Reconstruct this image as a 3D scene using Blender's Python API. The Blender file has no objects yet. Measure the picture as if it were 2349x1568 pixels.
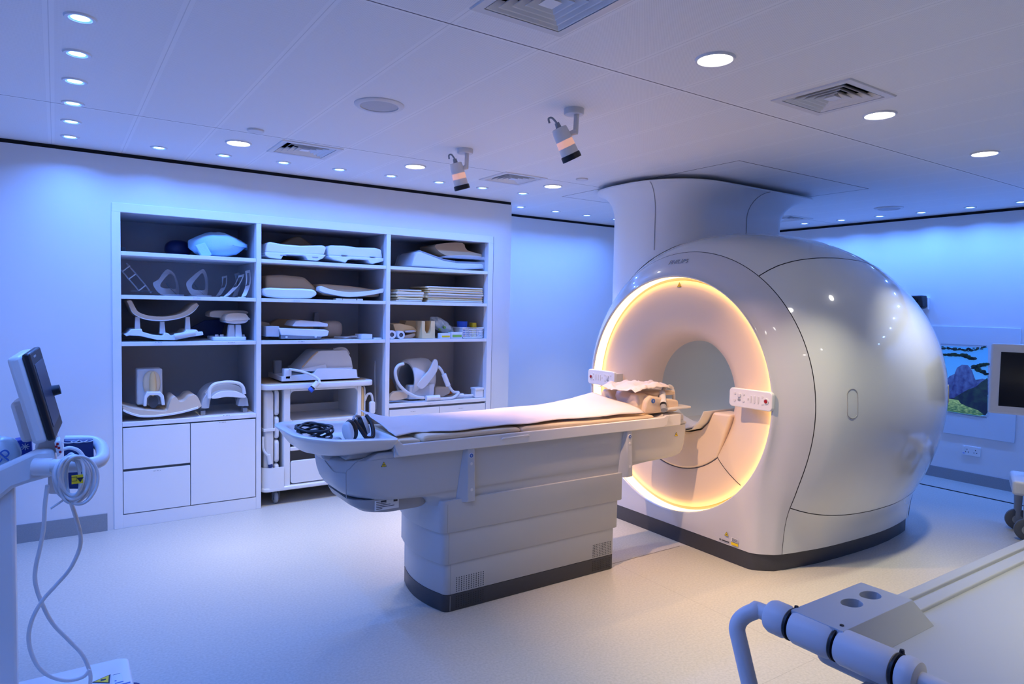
import bpy, bmesh, math, random
from mathutils import Vector, Matrix, noise
from math import pi, sin, cos, radians as rad
random.seed(7)
SC = bpy.context.scene
COL = SC.collection
# ---------------------------------------------------------------- camera
F_PX, YAW, PITCH, ROLL, EYE = 1546.35, 0.59528, -0.049728, 0.019627, 1.5
_f = Vector((sin(YAW)*cos(PITCH), cos(YAW)*cos(PITCH), sin(PITCH)))
_r = Vector((cos(YAW), -sin(YAW), 0.0))
_u = _r.cross(_f)
CR = _r*cos(ROLL) + _u*sin(ROLL)
CU = -_r*sin(ROLL) + _u*cos(ROLL)
CO = Vector((0, 0, EYE))
cam_d = bpy.data.cameras.new('camera')
cam_d.sensor_width = 36.0
cam_d.lens = F_PX/2349*36.0
cam_d.clip_start = 0.05
cam = bpy.data.objects.new('camera', cam_d)
COL.objects.link(cam)
cam.matrix_world = Matrix(((CR.x, CU.x, -_f.x, CO.x), (CR.y, CU.y, -_f.y, CO.y), (CR.z, CU.z, -_f.z, CO.z), (0, 0, 0, 1)))
SC.camera = cam
# ---------------------------------------------------------------- world, exposure
W = bpy.data.worlds.new('world'); SC.world = W
W.use_nodes = True
W.node_tree.nodes['Background'].inputs[0].default_value = (0.2, 0.3, 0.6, 1)
W.node_tree.nodes['Background'].inputs[1].default_value = 0.05
SC.view_settings.view_transform = 'Standard'
SC.view_settings.look = 'None'
SC.view_settings.gamma = 1.0
SC.view_settings.use_curve_mapping = False
SC.view_settings.exposure = 0.14
SC.cycles.use_denoising = True
SC.cycles.max_bounces = 8
SC.cycles.diffuse_bounces = 5
SC.cycles.glossy_bounces = 4
SC.cycles.transmission_bounces = 6
SC.cycles.transparent_max_bounces = 8
SC.cycles.caustics_reflective = False
SC.cycles.caustics_refractive = False
SC.cycles.sample_clamp_indirect = 4.0
# lamp settings: the light of each fitting is made in its own builder from these
BLUE_W, BLUE_C, BLUE_ANG = 5.4, (0.085, 0.258, 1.0), 146
WHITE_W, WHITE_C, WHITE_ANG = 4.6, (1.0, 0.93, 0.66), 68
SPOT_W, SPOT_C = 8.0, (1.0, 0.60, 0.33)
RING_E, RING_C = 3.6, (1.0, 0.60, 0.20)
CEIL = 2.45

# ---------------------------------------------------------------- helpers
def ray(px, py): return CR*((px-1174.5)/F_PX) - CU*((py-784)/F_PX) + _f
def XP(px, py, v): d = ray(px, py); return CO + d*(v/d.x)          # where the view through a photo point meets the plane x = v
def YP(px, py, v): d = ray(px, py); return CO + d*(v/d.y)
def ZP(px, py, v): d = ray(px, py); return CO + d*((v-EYE)/d.z)

MATS = {}
def mat(name, color, rough=0.5, metal=0.0, coat=0.0, emit=None, es=0.0, noise_amt=0.0, nscale=40.0, bump=0.0, trans=0.0, alpha=1.0, sss=0.0, ior=1.45):
    m = bpy.data.materials.new(name); m.use_nodes = True
    nt = m.node_tree; b = nt.nodes['Principled BSDF']
    b.inputs['Base Color'].default_value = (*color, 1)
    b.inputs['Roughness'].default_value = rough
    b.inputs['Metallic'].default_value = metal
    b.inputs['Coat Weight'].default_value = coat
    b.inputs['Coat Roughness'].default_value = 0.035
    b.inputs['IOR'].default_value = ior
    if emit: b.inputs['Emission Color'].default_value = (*emit, 1); b.inputs['Emission Strength'].default_value = es
    if trans: b.inputs['Transmission Weight'].default_value = trans
    if alpha < 1: b.inputs['Alpha'].default_value = alpha
    if noise_amt or bump:
        tc = nt.nodes.new('ShaderNodeTexCoord'); n = nt.nodes.new('ShaderNodeTexNoise')
        n.inputs['Scale'].default_value = nscale; n.inputs['Detail'].default_value = 4
        nt.links.new(tc.outputs['Object'], n.inputs['Vector'])
        if noise_amt:
            mx = nt.nodes.new('ShaderNodeMixRGB'); mx.blend_type = 'MIX'
            mx.inputs[1].default_value = (*[max(0, c*(1-noise_amt)) for c in color], 1)
            mx.inputs[2].default_value = (*[min(1, c*(1+noise_amt)) for c in color], 1)
            nt.links.new(n.outputs['Fac'], mx.inputs[0]); nt.links.new(mx.outputs[0], b.inputs['Base Color'])
        if bump:
            bp = nt.nodes.new('ShaderNodeBump'); bp.inputs['Strength'].default_value = bump; bp.inputs['Distance'].default_value = 0.002
            nt.links.new(n.outputs['Fac'], bp.inputs['Height']); nt.links.new(bp.outputs[0], b.inputs['Normal'])
    MATS[name] = m
    return m

def NB(): return bmesh.new()
def face(bm, vs):
    try: return bm.faces.new(vs)
    except ValueError: return None
def box(bm, x0, x1, y0, y1, z0, z1):
    v = [bm.verts.new((x, y, z)) for z in (z0, z1) for x, y in ((x0, y0), (x1, y0), (x1, y1), (x0, y1))]
    for f in ((0, 3, 2, 1), (4, 5, 6, 7), (0, 1, 5, 4), (1, 2, 6, 5), (2, 3, 7, 6), (3, 0, 4, 7)): face(bm, [v[i] for i in f])
    return v
def loft(bm, rings, cap0=True, cap1=True, closed=True, wrap=False):
    R = [[bm.verts.new(p) for p in r] for r in rings]
    n = len(R[0])
    pairs = list(zip(R[:-1], R[1:])) + ([(R[-1], R[0])] if wrap else [])
    for a, b in pairs:
        for i in range(n if closed else n-1):
            j = (i+1) % n
            face(bm, (a[i], a[j], b[j], b[i]))
    if closed and not wrap:
        if cap0: face(bm, R[0][::-1])
        if cap1: face(bm, R[-1])
    return R
def frame(t):
    t = Vector(t).normalized()
    a = Vector((0, 0, 1)) if abs(t.z) < 0.9 else Vector((1, 0, 0))
    s = t.cross(a).normalized()
    return s, s.cross(t)
def cyl(bm, p, q, r0, r1=None, n=16, cap=True):
    p, q = Vector(p), Vector(q); r1 = r0 if r1 is None else r1
    s, u = frame(q-p)
    loft(bm, [[c + s*(r*cos(2*pi*k/n)) + u*(r*sin(2*pi*k/n)) for k in range(n)] for c, r in ((p, r0), (q, r1))], cap, cap)
def spline(pts, k=6, closed=False):
    P = [Vector(p) for p in pts]; out = []; n = len(P)
    for i in range(n if closed else n-1):
        if closed: a, b, c, d = P[i-1], P[i], P[(i+1) % n], P[(i+2) % n]
        else: a, b, c, d = P[max(i-1, 0)], P[i], P[i+1], P[min(i+2, n-1)]
        for j in range(k):
            t = j/k
            out.append(0.5*((2*b) + (c-a)*t + (2*a-5*b+4*c-d)*t*t + (3*b-a-3*c+d)*t**3))
    if not closed: out.append(P[-1])
    return out
def tube(bm, pts, r, n=8, k=6, closed=False, smooth=True, r1=None, cap=True):
    P = spline(pts, k, closed) if smooth else [Vector(p) for p in pts]
    m = len(P); rings = []; s = None
    for i in range(m):
        if closed: t = P[(i+1) % m]-P[i-1]
        else: t = P[min(i+1, m-1)]-P[max(i-1, 0)]
        t.normalize()
        if s is None: s, u = frame(t)
        else:
            s = (s - t*s.dot(t)); s.normalize(); u = s.cross(t)
        rr = r if r1 is None else r + (r1-r)*i/(m-1)
        rings.append([P[i] + s*(rr*cos(2*pi*j/n)) + u*(rr*sin(2*pi*j/n)) for j in range(n)])
    loft(bm, rings, cap, cap, wrap=closed)
def lathe(bm, prof, c=(0, 0, 0), n=32, axis='z', cap0=False, cap1=False):
    c = Vector(c); rings = []
    for r, h in prof:
        ring = []
        for k in range(n):
            a = 2*pi*k/n
            v = {'z': (r*cos(a), r*sin(a), h), 'x': (h, r*cos(a), r*sin(a)), 'y': (r*sin(a), h, r*cos(a))}[axis]
            ring.append(c + Vector(v))
        rings.append(ring)
    loft(bm, rings, cap0, cap1)
def prism(bm, poly, axis, a, b):
    def P(u, v, w): return {'y': (u, w, v), 'x': (w, u, v), 'z': (u, v, w)}[axis]
    loft(bm, [[P(u, v, a) for u, v in poly], [P(u, v, b) for u, v in poly]])
def rrect(x0, x1, y0, y1, r, n=5):
    out = []
    for cx, cy, a0 in ((x1-r, y1-r, 0), (x0+r, y1-r, 90), (x0+r, y0+r, 180), (x1-r, y0+r, 270)):
        for k in range(n+1):
            a = rad(a0 + 90*k/n); out.append((cx + r*cos(a), cy + r*sin(a)))
    return out
def rslab(bm, x0, x1, y0, y1, z0, z1, r, e=0.0, n=5):
    """rounded slab; e rounds its upper and lower edges"""
    if e <= 0:
        prism(bm, rrect(x0, x1, y0, y1, r, n), 'z', z0, z1); return
    rings = []
    for k in range(5):
        a = rad(90*k/4); d = e*(1-sin(a)); rings.append([(x, y, z0+e*(1-cos(a))) for x, y in rrect(x0+d, x1-d, y0+d, y1-d, max(r-d, 0.002), n)])
    for k in range(5):
        a = rad(90*k/4); d = e*(1-cos(a)); rings.append([(x, y, z1-e+e*sin(a)) for x, y in rrect(x0+d, x1-d, y0+d, y1-d, max(r-d, 0.002), n)])
    loft(bm, rings)
def blob(bm, c, s, e=2.0, nu=28, nv=16, fn=None):
    """superellipsoid of half sizes s"""
    c = Vector(c); rings = []
    sg = lambda v, p: math.copysign(abs(v)**p, v)
    for i in range(1, nv):
        ph = -pi/2 + pi*i/nv; ring = []
        for k in range(nu):
            th = 2*pi*k/nu
            v = Vector((s[0]*sg(cos(ph), 2/e)*sg(cos(th), 2/e), s[1]*sg(cos(ph), 2/e)*sg(sin(th), 2/e), s[2]*sg(sin(ph), 2/e)))
            if fn: v = fn(v)
            ring.append(c+v)
        rings.append(ring)
    loft(bm, rings)
def xf(bm, M): bmesh.ops.transform(bm, matrix=M, verts=bm.verts)
def TRS(loc=(0, 0, 0), rz=0, rx=0, ry=0): return Matrix.Translation(loc) @ Matrix.Rotation(rz, 4, 'Z') @ Matrix.Rotation(ry, 4, 'Y') @ Matrix.Rotation(rx, 4, 'X')

ORG = {}
def obj(name, bm, m, parent=None, bevel=0.0, smooth=40, org=None, seg=2, sub=0, solid=0.0):
    """links ONE mesh object built in world space; a child takes its parent's origin"""
    bmesh.ops.recalc_face_normals(bm, faces=bm.faces)
    o0 = Vector(ORG[parent.name]) if parent else (Vector(org) if org is not None else None)
    if o0 is None:
        xs = [v.co for v in bm.verts]
        o0 = Vector(((min(v.x for v in xs)+max(v.x for v in xs))/2, (min(v.y for v in xs)+max(v.y for v in xs))/2, min(v.z for v in xs)))
    bmesh.ops.translate(bm, vec=-o0, verts=bm.verts)
    me = bpy.data.meshes.new(name); bm.to_mesh(me); bm.free()
    me.materials.append(m)
    if smooth:
        me.shade_smooth(); me.set_sharp_from_angle(angle=rad(smooth))
    o = bpy.data.objects.new(name, me); COL.objects.link(o)
    if parent: o.parent = parent
    else: o.location = o0
    ORG[o.name] = o0
    if solid:
        d = o.modifiers.new('solid', 'SOLIDIFY'); d.thickness = solid; d.offset = 0
    if bevel:
        d = o.modifiers.new('bevel', 'BEVEL'); d.width = bevel; d.segments = seg; d.limit_method = 'ANGLE'; d.angle_limit = rad(35); d.harden_normals = False
    if sub:
        d = o.modifiers.new('sub', 'SUBSURF'); d.levels = sub; d.render_levels = sub
    return o
def tag(o, label, cat, group=None):
    o['label'] = label; o['category'] = cat
    if group: o['group'] = group
    return o
def thing(name, label, cat, loc=(0, 0, 0), group=None):
    o = bpy.data.objects.new(name, None); COL.objects.link(o)
    o.empty_display_size = 0.05
    o.location = loc; ORG[o.name] = Vector(loc)
    return tag(o, label, cat, group)
def struct(o): o['kind'] = 'structure'; return o
def dup(root, loc, label=None, group=None, rz=None):
    r = root.copy(); COL.objects.link(r); r.location = loc; ORG[r.name] = Vector(loc)
    if rz is not None: r.rotation_euler = (0, 0, rz)
    if label: r['label'] = label
    if group: r['group'] = group
    for ch in list(root.children):
        c = ch.copy(); COL.objects.link(c); c.parent = r
        for g in ch.children:
            d = g.copy(); COL.objects.link(d); d.parent = c
    return r
def text(name, s, size, M, m, parent=None, ext=0.0006, align='CENTER', shear=0.0):
    cu = bpy.data.curves.new(name, 'FONT'); cu.body = s; cu.size = size; cu.extrude = ext; cu.align_x = align; cu.align_y = 'CENTER'; cu.shear = shear
    t = bpy.data.objects.new('tmp', cu); COL.objects.link(t)
    dg = bpy.context.evaluated_depsgraph_get(); dg.update()
    me = bpy.data.meshes.new_from_object(t.evaluated_get(dg))
    bpy.data.objects.remove(t); bpy.data.curves.remove(cu)
    bm = NB(); bm.from_mesh(me); bpy.data.meshes.remove(me)
    xf(bm, M)
    return obj(name, bm, m, parent, smooth=0)
def cut(o, bm, name='t'):
    """takes the solid in bm (world space) out of the mesh of o"""
    bmesh.ops.recalc_face_normals(bm, faces=bm.faces)
    bmesh.ops.translate(bm, vec=-Vector(ORG[o.name]), verts=bm.verts)
    me = bpy.data.meshes.new(name); bm.to_mesh(me); bm.free()
    c = bpy.data.objects.new(name, me); COL.objects.link(c)
    c.parent = o.parent
    if not o.parent: c.location = o.location
    keep = [(m.type, m.name) for m in o.modifiers]
    mods = list(o.modifiers)
    for m in mods: m.show_viewport = False
    b = o.modifiers.new('cut', 'BOOLEAN'); b.operation = 'DIFFERENCE'; b.object = c; b.solver = 'EXACT'
    dg = bpy.context.evaluated_depsgraph_get(); dg.update()
    new = bpy.data.meshes.new_from_object(o.evaluated_get(dg))
    o.modifiers.remove(b)
    for m in mods: m.show_viewport = True
    old = o.data; o.data = new; new.name = old.name; bpy.data.meshes.remove(old)
    bpy.data.objects.remove(c); bpy.data.meshes.remove(me)
    new.shade_smooth(); new.set_sharp_from_angle(angle=rad(40))
    return o
def basis(o, ex, ey, ez=None):
    ex, ey = Vector(ex).normalized(), Vector(ey).normalized(); ez = ex.cross(ey) if ez is None else Vector(ez)
    return Matrix(((ex.x, ey.x, ez.x, o[0]), (ex.y, ey.y, ez.y, o[1]), (ex.z, ey.z, ez.z, o[2]), (0, 0, 0, 1)))
def lamp(name, parent, loc, power, color, size, spread, direction=(0, 0, -1)):
    d = bpy.data.lights.new(name, 'AREA'); d.shape = 'DISK'; d.size = size; d.energy = power; d.color = color; d.spread = rad(spread)
    o = bpy.data.objects.new(name, d); COL.objects.link(o); o.parent = parent; o.location = loc
    o.rotation_euler = Vector(direction).to_track_quat('-Z', 'Y').to_euler()
    return o

# ---------------------------------------------------------------- materials
M_wall = mat('wall_paint', (0.71, 0.71, 0.72), 0.55, noise_amt=0.015, nscale=3)
M_void = mat('dark_gap', (0.01, 0.01, 0.012), 0.9)
M_skirt = mat('grey_skirting', (0.26, 0.28, 0.30), 0.5, noise_amt=0.12, nscale=160)
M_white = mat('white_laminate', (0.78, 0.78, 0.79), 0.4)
M_inner_shade = mat('laminate_interior_shade', (0.42, 0.42, 0.44), 0.5)  # same white laminate, darkened: the shade inside the bays put into the colour
M_gloss = mat('gloss_white_shell', (0.66, 0.69, 0.70), 0.24, coat=1.0)
M_fascia = mat('pearl_white_front', (0.57, 0.58, 0.61), 0.24, coat=0.8)
M_funnel = mat('ivory_funnel', (0.80, 0.64, 0.48), 0.42)
M_bore = mat('grey_bore_lining', (0.52, 0.52, 0.51), 0.4)
M_kick = mat('charcoal_kick', (0.045, 0.048, 0.06), 0.35, noise_amt=0.1, nscale=60)
M_seam = mat('dark_seam', (0.03, 0.03, 0.035), 0.6)
M_bed = mat('light_grey_plastic', (0.48, 0.50, 0.525), 0.38, noise_amt=0.01, nscale=30)
M_bedd = mat('mid_grey_plastic', (0.33, 0.34, 0.36), 0.4)
M_tray = mat('white_plastic', (0.76, 0.76, 0.76), 0.3, coat=0.15)
M_plas = mat('offwhite_plastic', (0.68, 0.67, 0.66), 0.35)
M_cream = mat('cream_vinyl', (0.78, 0.62, 0.42), 0.45)
M_beige = mat('beige_shell', (0.68, 0.54, 0.40), 0.45)
M_tan = mat('tan_pad', (0.50, 0.33, 0.18), 0.55)
M_foam = mat('foam_edge', (0.82, 0.58, 0.28), 0.7)
M_paper = mat('white_paper_sheet', (0.70, 0.63, 0.60), 0.8, bump=0.3, nscale=30)
M_black = mat('black_rubber', (0.012, 0.012, 0.016), 0.45)
M_blackp = mat('black_gloss', (0.015, 0.016, 0.02), 0.12)
M_matte = mat('matte_black', (0.012, 0.013, 0.018), 0.4)
M_dkgrey = mat('dark_grey_plastic', (0.10, 0.11, 0.13), 0.5)
M_midgrey = mat('grey_plastic', (0.30, 0.32, 0.34), 0.45)
M_chrome = mat('chrome', (0.42, 0.43, 0.50), 0.18, metal=1.0)
M_brush = mat('steel', (0.55, 0.56, 0.58), 0.32, metal=1.0)
M_red = mat('red_button', (0.35, 0.01, 0.015), 0.3)
M_yellow = mat('yellow_label', (0.85, 0.62, 0.02), 0.5)
M_yel2 = mat('yellow_plastic', (0.80, 0.60, 0.02), 0.4)
M_orange = mat('orange_plastic', (0.75, 0.22, 0.04), 0.5)
M_blue = mat('blue_plastic', (0.03, 0.12, 0.65), 0.45)
M_bluesm = mat('blue_symbol', (0.05, 0.14, 0.45), 0.4)
M_navy = mat('navy_vinyl', (0.012, 0.03, 0.13), 0.35)
M_green = mat('green_print', (0.25, 0.5, 0.1), 0.6)
M_nonwoven = mat('pale_blue_nonwoven', (0.38, 0.62, 0.80), 0.8, bump=0.4, nscale=120)
M_clear = mat('clear_acrylic', (0.9, 0.93, 0.97), 0.05, alpha=0.22, coat=0.8)
M_film = mat('clear_film', (0.93, 0.94, 0.96), 0.08, alpha=0.25, coat=0.6, bump=1.0, nscale=25)
M_label = mat('label_white', (0.72, 0.74, 0.76), 0.6)
M_ink = mat('dark_ink', (0.03, 0.035, 0.05), 0.6)
M_cablew = mat('white_cable', (0.66, 0.67, 0.68), 0.4)
M_ring = mat('light_ring_diffuser', (0.9, 0.8, 0.6), 0.5, emit=RING_C, es=RING_E)
M_bluelens = mat('blue_led_lens', (0.6, 0.8, 1.0), 0.3, emit=(0.25, 0.55, 1.0), es=14)
M_blueglow = mat('blue_led_rim', (0.2, 0.35, 1.0), 0.3, emit=(0.03, 0.10, 1.0), es=5)
M_whitelens = mat('white_lamp_lens', (1, 1, 1), 0.3, emit=(1.0, 0.97, 0.90), es=16)
M_reflector = mat('lamp_reflector', (0.85, 0.85, 0.88), 0.12, metal=1.0)
M_frost = mat('frosted_white', (0.80, 0.78, 0.76), 0.4, emit=(1.0, 0.45, 0.22), es=0.0)
M_amber = mat('amber_glow', (0.8, 0.66, 0.58), 0.4, emit=(1.0, 0.42, 0.20), es=0.45)
M_cone = mat('grey_grille', (0.48, 0.50, 0.53), 0.6, noise_amt=0.1, nscale=300)
M_trolley = mat('pale_grey_trolley', (0.52, 0.54, 0.57), 0.4)
M_bumper = mat('soft_white_bumper', (0.68, 0.67, 0.69), 0.45)

def ceiling_mat():
    m = bpy.data.materials.new('perforated_metal_tile'); m.use_nodes = True
    nt = m.node_tree; b = nt.nodes['Principled BSDF']; b.inputs['Roughness'].default_value = 0.5
    N = lambda op, a, bb=None: _math(nt, op, a, bb)
    tc = nt.nodes.new('ShaderNodeTexCoord'); sp = nt.nodes.new('ShaderNodeSeparateXYZ'); nt.links.new(tc.outputs['Object'], sp.inputs[0])
    def edge(sock, off, per):
        q = N('FRACT', N('DIVIDE', N('ADD', sock, off), per)); q = N('SUBTRACT', 0.5, N('ABSOLUTE', N('SUBTRACT', q, 0.5)))
        return N('MULTIPLY', q, per)
    ex = edge(sp.outputs[0], 0.01, 0.3725); ey = edge(sp.outputs[1], 10*1.955-2.045, 1.955)
    e = N('MINIMUM', ex, ey)
    inner = N('GREATER_THAN', e, 0.016)
    jx, jy = N('LESS_THAN', ex, 0.0016), N('LESS_THAN', ey, 0.0030)
    dots = N('GREATER_THAN', N('MULTIPLY', N('SINE', N('MULTIPLY', sp.outputs[0], 2*pi/0.0075)), N('SINE', N('MULTIPLY', sp.outputs[1], 2*pi/0.0075))), 0.25)
    hole = N('MULTIPLY', inner, dots)
    mx = nt.nodes.new('ShaderNodeMixRGB'); mx.inputs[1].default_value = (0.86, 0.86, 0.86, 1); mx.inputs[2].default_value = (0.70, 0.70, 0.71, 1)
    nt.links.new(hole, mx.inputs[0])
    m2 = nt.nodes.new('ShaderNodeMixRGB'); m2.inputs[2].default_value = (0.30, 0.31, 0.34, 1)
    nt.links.new(N('MULTIPLY', jx, 0.35), m2.inputs[0]); nt.links.new(mx.outputs[0], m2.inputs[1])
    m3 = nt.nodes.new('ShaderNodeMixRGB'); m3.inputs[2].default_value = (0.06, 0.06, 0.08, 1)
    nt.links.new(jy, m3.inputs[0]); nt.links.new(m2.outputs[0], m3.inputs[1])
    nt.links.new(m3.outputs[0], b.inputs['Base Color'])
    return m
def _math(nt, op, a, b=None):
    n = nt.nodes.new('ShaderNodeMath'); n.operation = op
    for i, v in enumerate((a, b)):
        if v is None: continue
        if isinstance(v, (int, float)): n.inputs[i].default_value = v
        else: nt.links.new(v, n.inputs[i])
    return n.outputs[0]
def floor_mat():
    m = bpy.data.materials.new('speckled_vinyl_floor'); m.use_nodes = True
    nt = m.node_tree; b = nt.nodes['Principled BSDF']; b.inputs['Roughness'].default_value = 0.42
    N = lambda op, a, bb=None: _math(nt, op, a, bb)
    tc = nt.nodes.new('ShaderNodeTexCoord'); sp = nt.nodes.new('ShaderNodeSeparateXYZ'); nt.links.new(tc.outputs['Object'], sp.inputs[0])
    n1 = nt.nodes.new('ShaderNodeTexNoise'); n1.inputs['Scale'].default_value = 90; n1.inputs['Detail'].default_value = 5; nt.links.new(tc.outputs['Object'], n1.inputs['Vector'])
    n2 = nt.nodes.new('ShaderNodeTexNoise'); n2.inputs['Scale'].default_value = 1.3; n2.inputs['Detail'].default_value = 2; nt.links.new(tc.outputs['Object'], n2.inputs['Vector'])
    cr = nt.nodes.new('ShaderNodeValToRGB'); cr.color_ramp.elements[0].position = 0.3; cr.color_ramp.elements[0].color = (0.385, 0.365, 0.32, 1)
    cr.color_ramp.elements[1].position = 0.7; cr.color_ramp.elements[1].color = (0.51, 0.48, 0.425, 1)
    nt.links.new(N('ADD', N('MULTIPLY', n1.outputs['Fac'], 0.8), N('MULTIPLY', n2.outputs['Fac'], 0.2)), cr.inputs[0])
    def line(sock, at, w): return N('LESS_THAN', N('ABSOLUTE', N('SUBTRACT', sock, at)), w)
    inx = N('MULTIPLY', N('GREATER_THAN', sp.outputs[0], 2.69), N('LESS_THAN', sp.outputs[0], 3.3))
    l = N('MULTIPLY', line(sp.outputs[1], 2.905, 0.003), inx)
    l2 = N('MULTIPLY', N('MAXIMUM', line(sp.outputs[0], 2.73, 0.0015), line(sp.outputs[1], 1.62, 0.0012)), 0.35)
    mx = nt.nodes.new('ShaderNodeMixRGB'); mx.inputs[2].default_value = (0.13, 0.11, 0.09, 1)
    nt.links.new(N('MAXIMUM', l, l2), mx.inputs[0]); nt.links.new(cr.outputs[0], mx.inputs[1]); nt.links.new(mx.outputs[0], b.inputs['Base Color'])
    return m
M_ceil = ceiling_mat(); M_floor = floor_mat()
# ================================================================ SETTING
WX1, WXL, WY_S, WY_B, WY_F = 6.84, -0.98, 5.06, 5.67, -2.6     # right wall, left wall, shelving wall, recessed wall, wall behind
SX0, SX1, SXE = 0.318, 3.172, 3.395                            # niche of the shelving, end of the shelving wall
WT = 2.425
bm = NB(); face(bm, [bm.verts.new(p) for p in ((-1.2, WY_F-.2, 0), (7.2, WY_F-.2, 0), (7.2, 6, 0), (-1.2, 6, 0))])
struct(obj('floor', bm, M_floor, smooth=0, org=(0, 0, 0)))
# ceiling: one sheet with the openings of the air diffusers and the hatch joints left out
DIFF = [(1.283, 1.72), (1.283, 4.215), (2.79, 4.15), (2.835, 1.715), (6.05, 4.10)]
DO = 0.155
HX0, HX1, HY0, HY1 = 3.55, 5.07, 2.75, 4.53
holes = [(x-DO, x+DO, y-DO, y+DO) for x, y in DIFF]
g = 0.0035
holes += [(HX0-g, HX0+g, HY0-g, HY1+g), (HX1-g, HX1+g, HY0-g, HY1+g), (HX0-g, HX1+g, HY0-g, HY0+g), (HX0-g, HX1+g, HY1-g, HY1+g)]
xs = sorted({round(v, 5) for h in holes for v in h[:2]} | {-1.05, 7.0}); ys = sorted({round(v, 5) for h in holes for v in h[2:]} | {WY_F-.1, 5.8})
bm = NB(); V = {}
def cv(i, j):
    if (i, j) not in V: V[i, j] = bm.verts.new((xs[i], ys[j], CEIL))
    return V[i, j]
for i in range(len(xs)-1):
    for j in range(len(ys)-1):
        mx_, my_ = (xs[i]+xs[i+1])/2, (ys[j]+ys[j+1])/2
        if any(h[0] < mx_ < h[1] and h[2] < my_ < h[3] for h in holes): continue
        face(bm, (cv(i, j), cv(i, j+1), cv(i+1, j+1), cv(i+1, j)))
struct(obj('ceiling', bm, M_ceil, smooth=0, org=(0, 0, 0)))
bm = NB(); face(bm, [bm.verts.new(p) for p in ((-1.1, WY_F-.15, 2.62), (7.05, WY_F-.15, 2.62), (7.05, 5.85, 2.62), (-1.1, 5.85, 2.62))])
struct(obj('trim_1', bm, M_void, smooth=0))
# left wall, rounded corner and the shelving wall above and beside the niche
RC = 0.72
arc = [(WXL + RC - RC*cos(a), WY_S - RC + RC*sin(a)) for a in [rad(90*k/14) for k in range(15)]]
path_l = [(WXL, WY_F)] + arc + [(SX0, WY_S)]
def wallstrip(name, path, z0, z1, m, thick, off=0.0):
    bm = NB(); n = len(path); A = []
    for i, (x, y) in enumerate(path):
        a, b = path[max(i-1, 0)], path[min(i+1, n-1)]
        t = Vector((b[0]-a[0], b[1]-a[1])).normalized(); nrm = Vector((-t.y, t.x))
        A.append(((x+nrm.x*off, y+nrm.y*off), (x+nrm.x*(off+thick), y+nrm.y*(off+thick))))
    loft(bm, [[(*p, z0), (*q, z0), (*q, z1), (*p, z1)] for p, q in A])
    return struct(obj(name, bm, m, org=(0, 0, 0), smooth=30))
wallstrip('wall_left', path_l, 0, WT, M_wall, 0.1)
NT = 2.128                                                     # top of the niche
bm = NB(); box(bm, SX0, SX1+.04, WY_S, WY_S+.02, NT, WT); box(bm, SX1+.04, SXE, WY_S, WY_S+.02, 0, WT); box(bm, SXE-.02, SXE, WY_S+.02, WY_B, 0, WT)
struct(obj('wall_shelves', bm, M_wall, org=(0, 0, 0), smooth=0))
bm = NB(); box(bm, SXE, WX1+.1, WY_B, WY_B+.1, 0, WT); struct(obj('wall_back', bm, M_wall, org=(0, 0, 0), smooth=0))
bm = NB(); box(bm, WX1, WX1+.1, WY_F, WY_B, 0, WT); struct(obj('wall_right', bm, M_wall, org=(0, 0, 0), smooth=0))
bm = NB(); box(bm, WXL-.1, WX1+.1, WY_F-.1, WY_F, 0, WT); struct(obj('wall_front', bm, M_wall, org=(0, 0, 0), smooth=0))
# black shadow gap between the wall tops and the ceiling
wallstrip('trim_2', path_l + [(SXE, WY_S)], WT, CEIL+.03, M_void, 0.05, 0.012)
bm = NB(); box(bm, SXE, WX1+.1, WY_B+.012, WY_B+.06, WT, CEIL+.03); box(bm, WX1+.012, WX1+.06, WY_F, WY_B, WT, CEIL+.03)
struct(obj('trim_3', bm, M_void, org=(0, 0, 0), smooth=0))
wallstrip('baseboard_left', arc + [(SX0-.055, WY_S)], 0, 0.115, M_skirt, 0.008, -0.008)
bm = NB(); box(bm, WX1-.012, WX1, WY_F, WY_B, 0, 0.10); struct(obj('baseboard_right', bm, M_skirt, org=(0, 0, 0), smooth=0))
bm = NB(); box(bm, SXE, WX1-.012, WY_B-.012, WY_B, 0, 0.10); struct(obj('baseboard_back', bm, M_skirt, org=(0, 0, 0), smooth=0))
bm = NB(); box(bm, 6.40, 6.418, 1.2, 4.4, 0, 0.004); struct(obj('trim_4', bm, M_void, org=(0, 0, 0), smooth=0))

# ================================================================ CEILING FITTINGS
def rings_label(k, names): return names[k]
def blue_light(loc, label):
    t = thing('downlight', label, 'ceiling light', loc, 'small blue downlights along the walls')
    x, y, z = loc
    bm = NB(); lathe(bm, [(.034, -.001), (.036, -.006), (.046, -.006), (.050, 0)], loc, 28); obj('trim_ring', bm, M_tray, t)
    bm = NB(); lathe(bm, [(.0285, -.0005), (.0285, -.003), (.0345, -.0035), (.0345, -.0005)], loc, 28); obj('lens_rim', bm, M_blueglow, t)
    bm = NB(); lathe(bm, [(.0285, -.002), (.02, -.004), (.001, -.005)], loc, 24); obj('lens', bm, M_bluelens, t)
    lamp('lamp_light', t, (0, 0, -.012), BLUE_W, BLUE_C, 0.05, BLUE_ANG)
    return t
def white_light(loc, label):
    t = thing('downlight', label, 'ceiling light', loc, 'large white downlights')
    x, y, z = loc
    bm = NB(); lathe(bm, [(.062, 0), (.062, -.005), (.065, -.008), (.071, -.008), (.075, 0)], loc, 40); obj('trim_ring', bm, M_tray, t)
    bm = NB(); lathe(bm, [(.0622, -.0015), (.04, -.003), (.001, -.004)], loc, 36); obj('lens', bm, M_whitelens, t)
    lamp('lamp_light', t, (0, 0, -.014), WHITE_W, WHITE_C, 0.11, WHITE_ANG)
    return t
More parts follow.
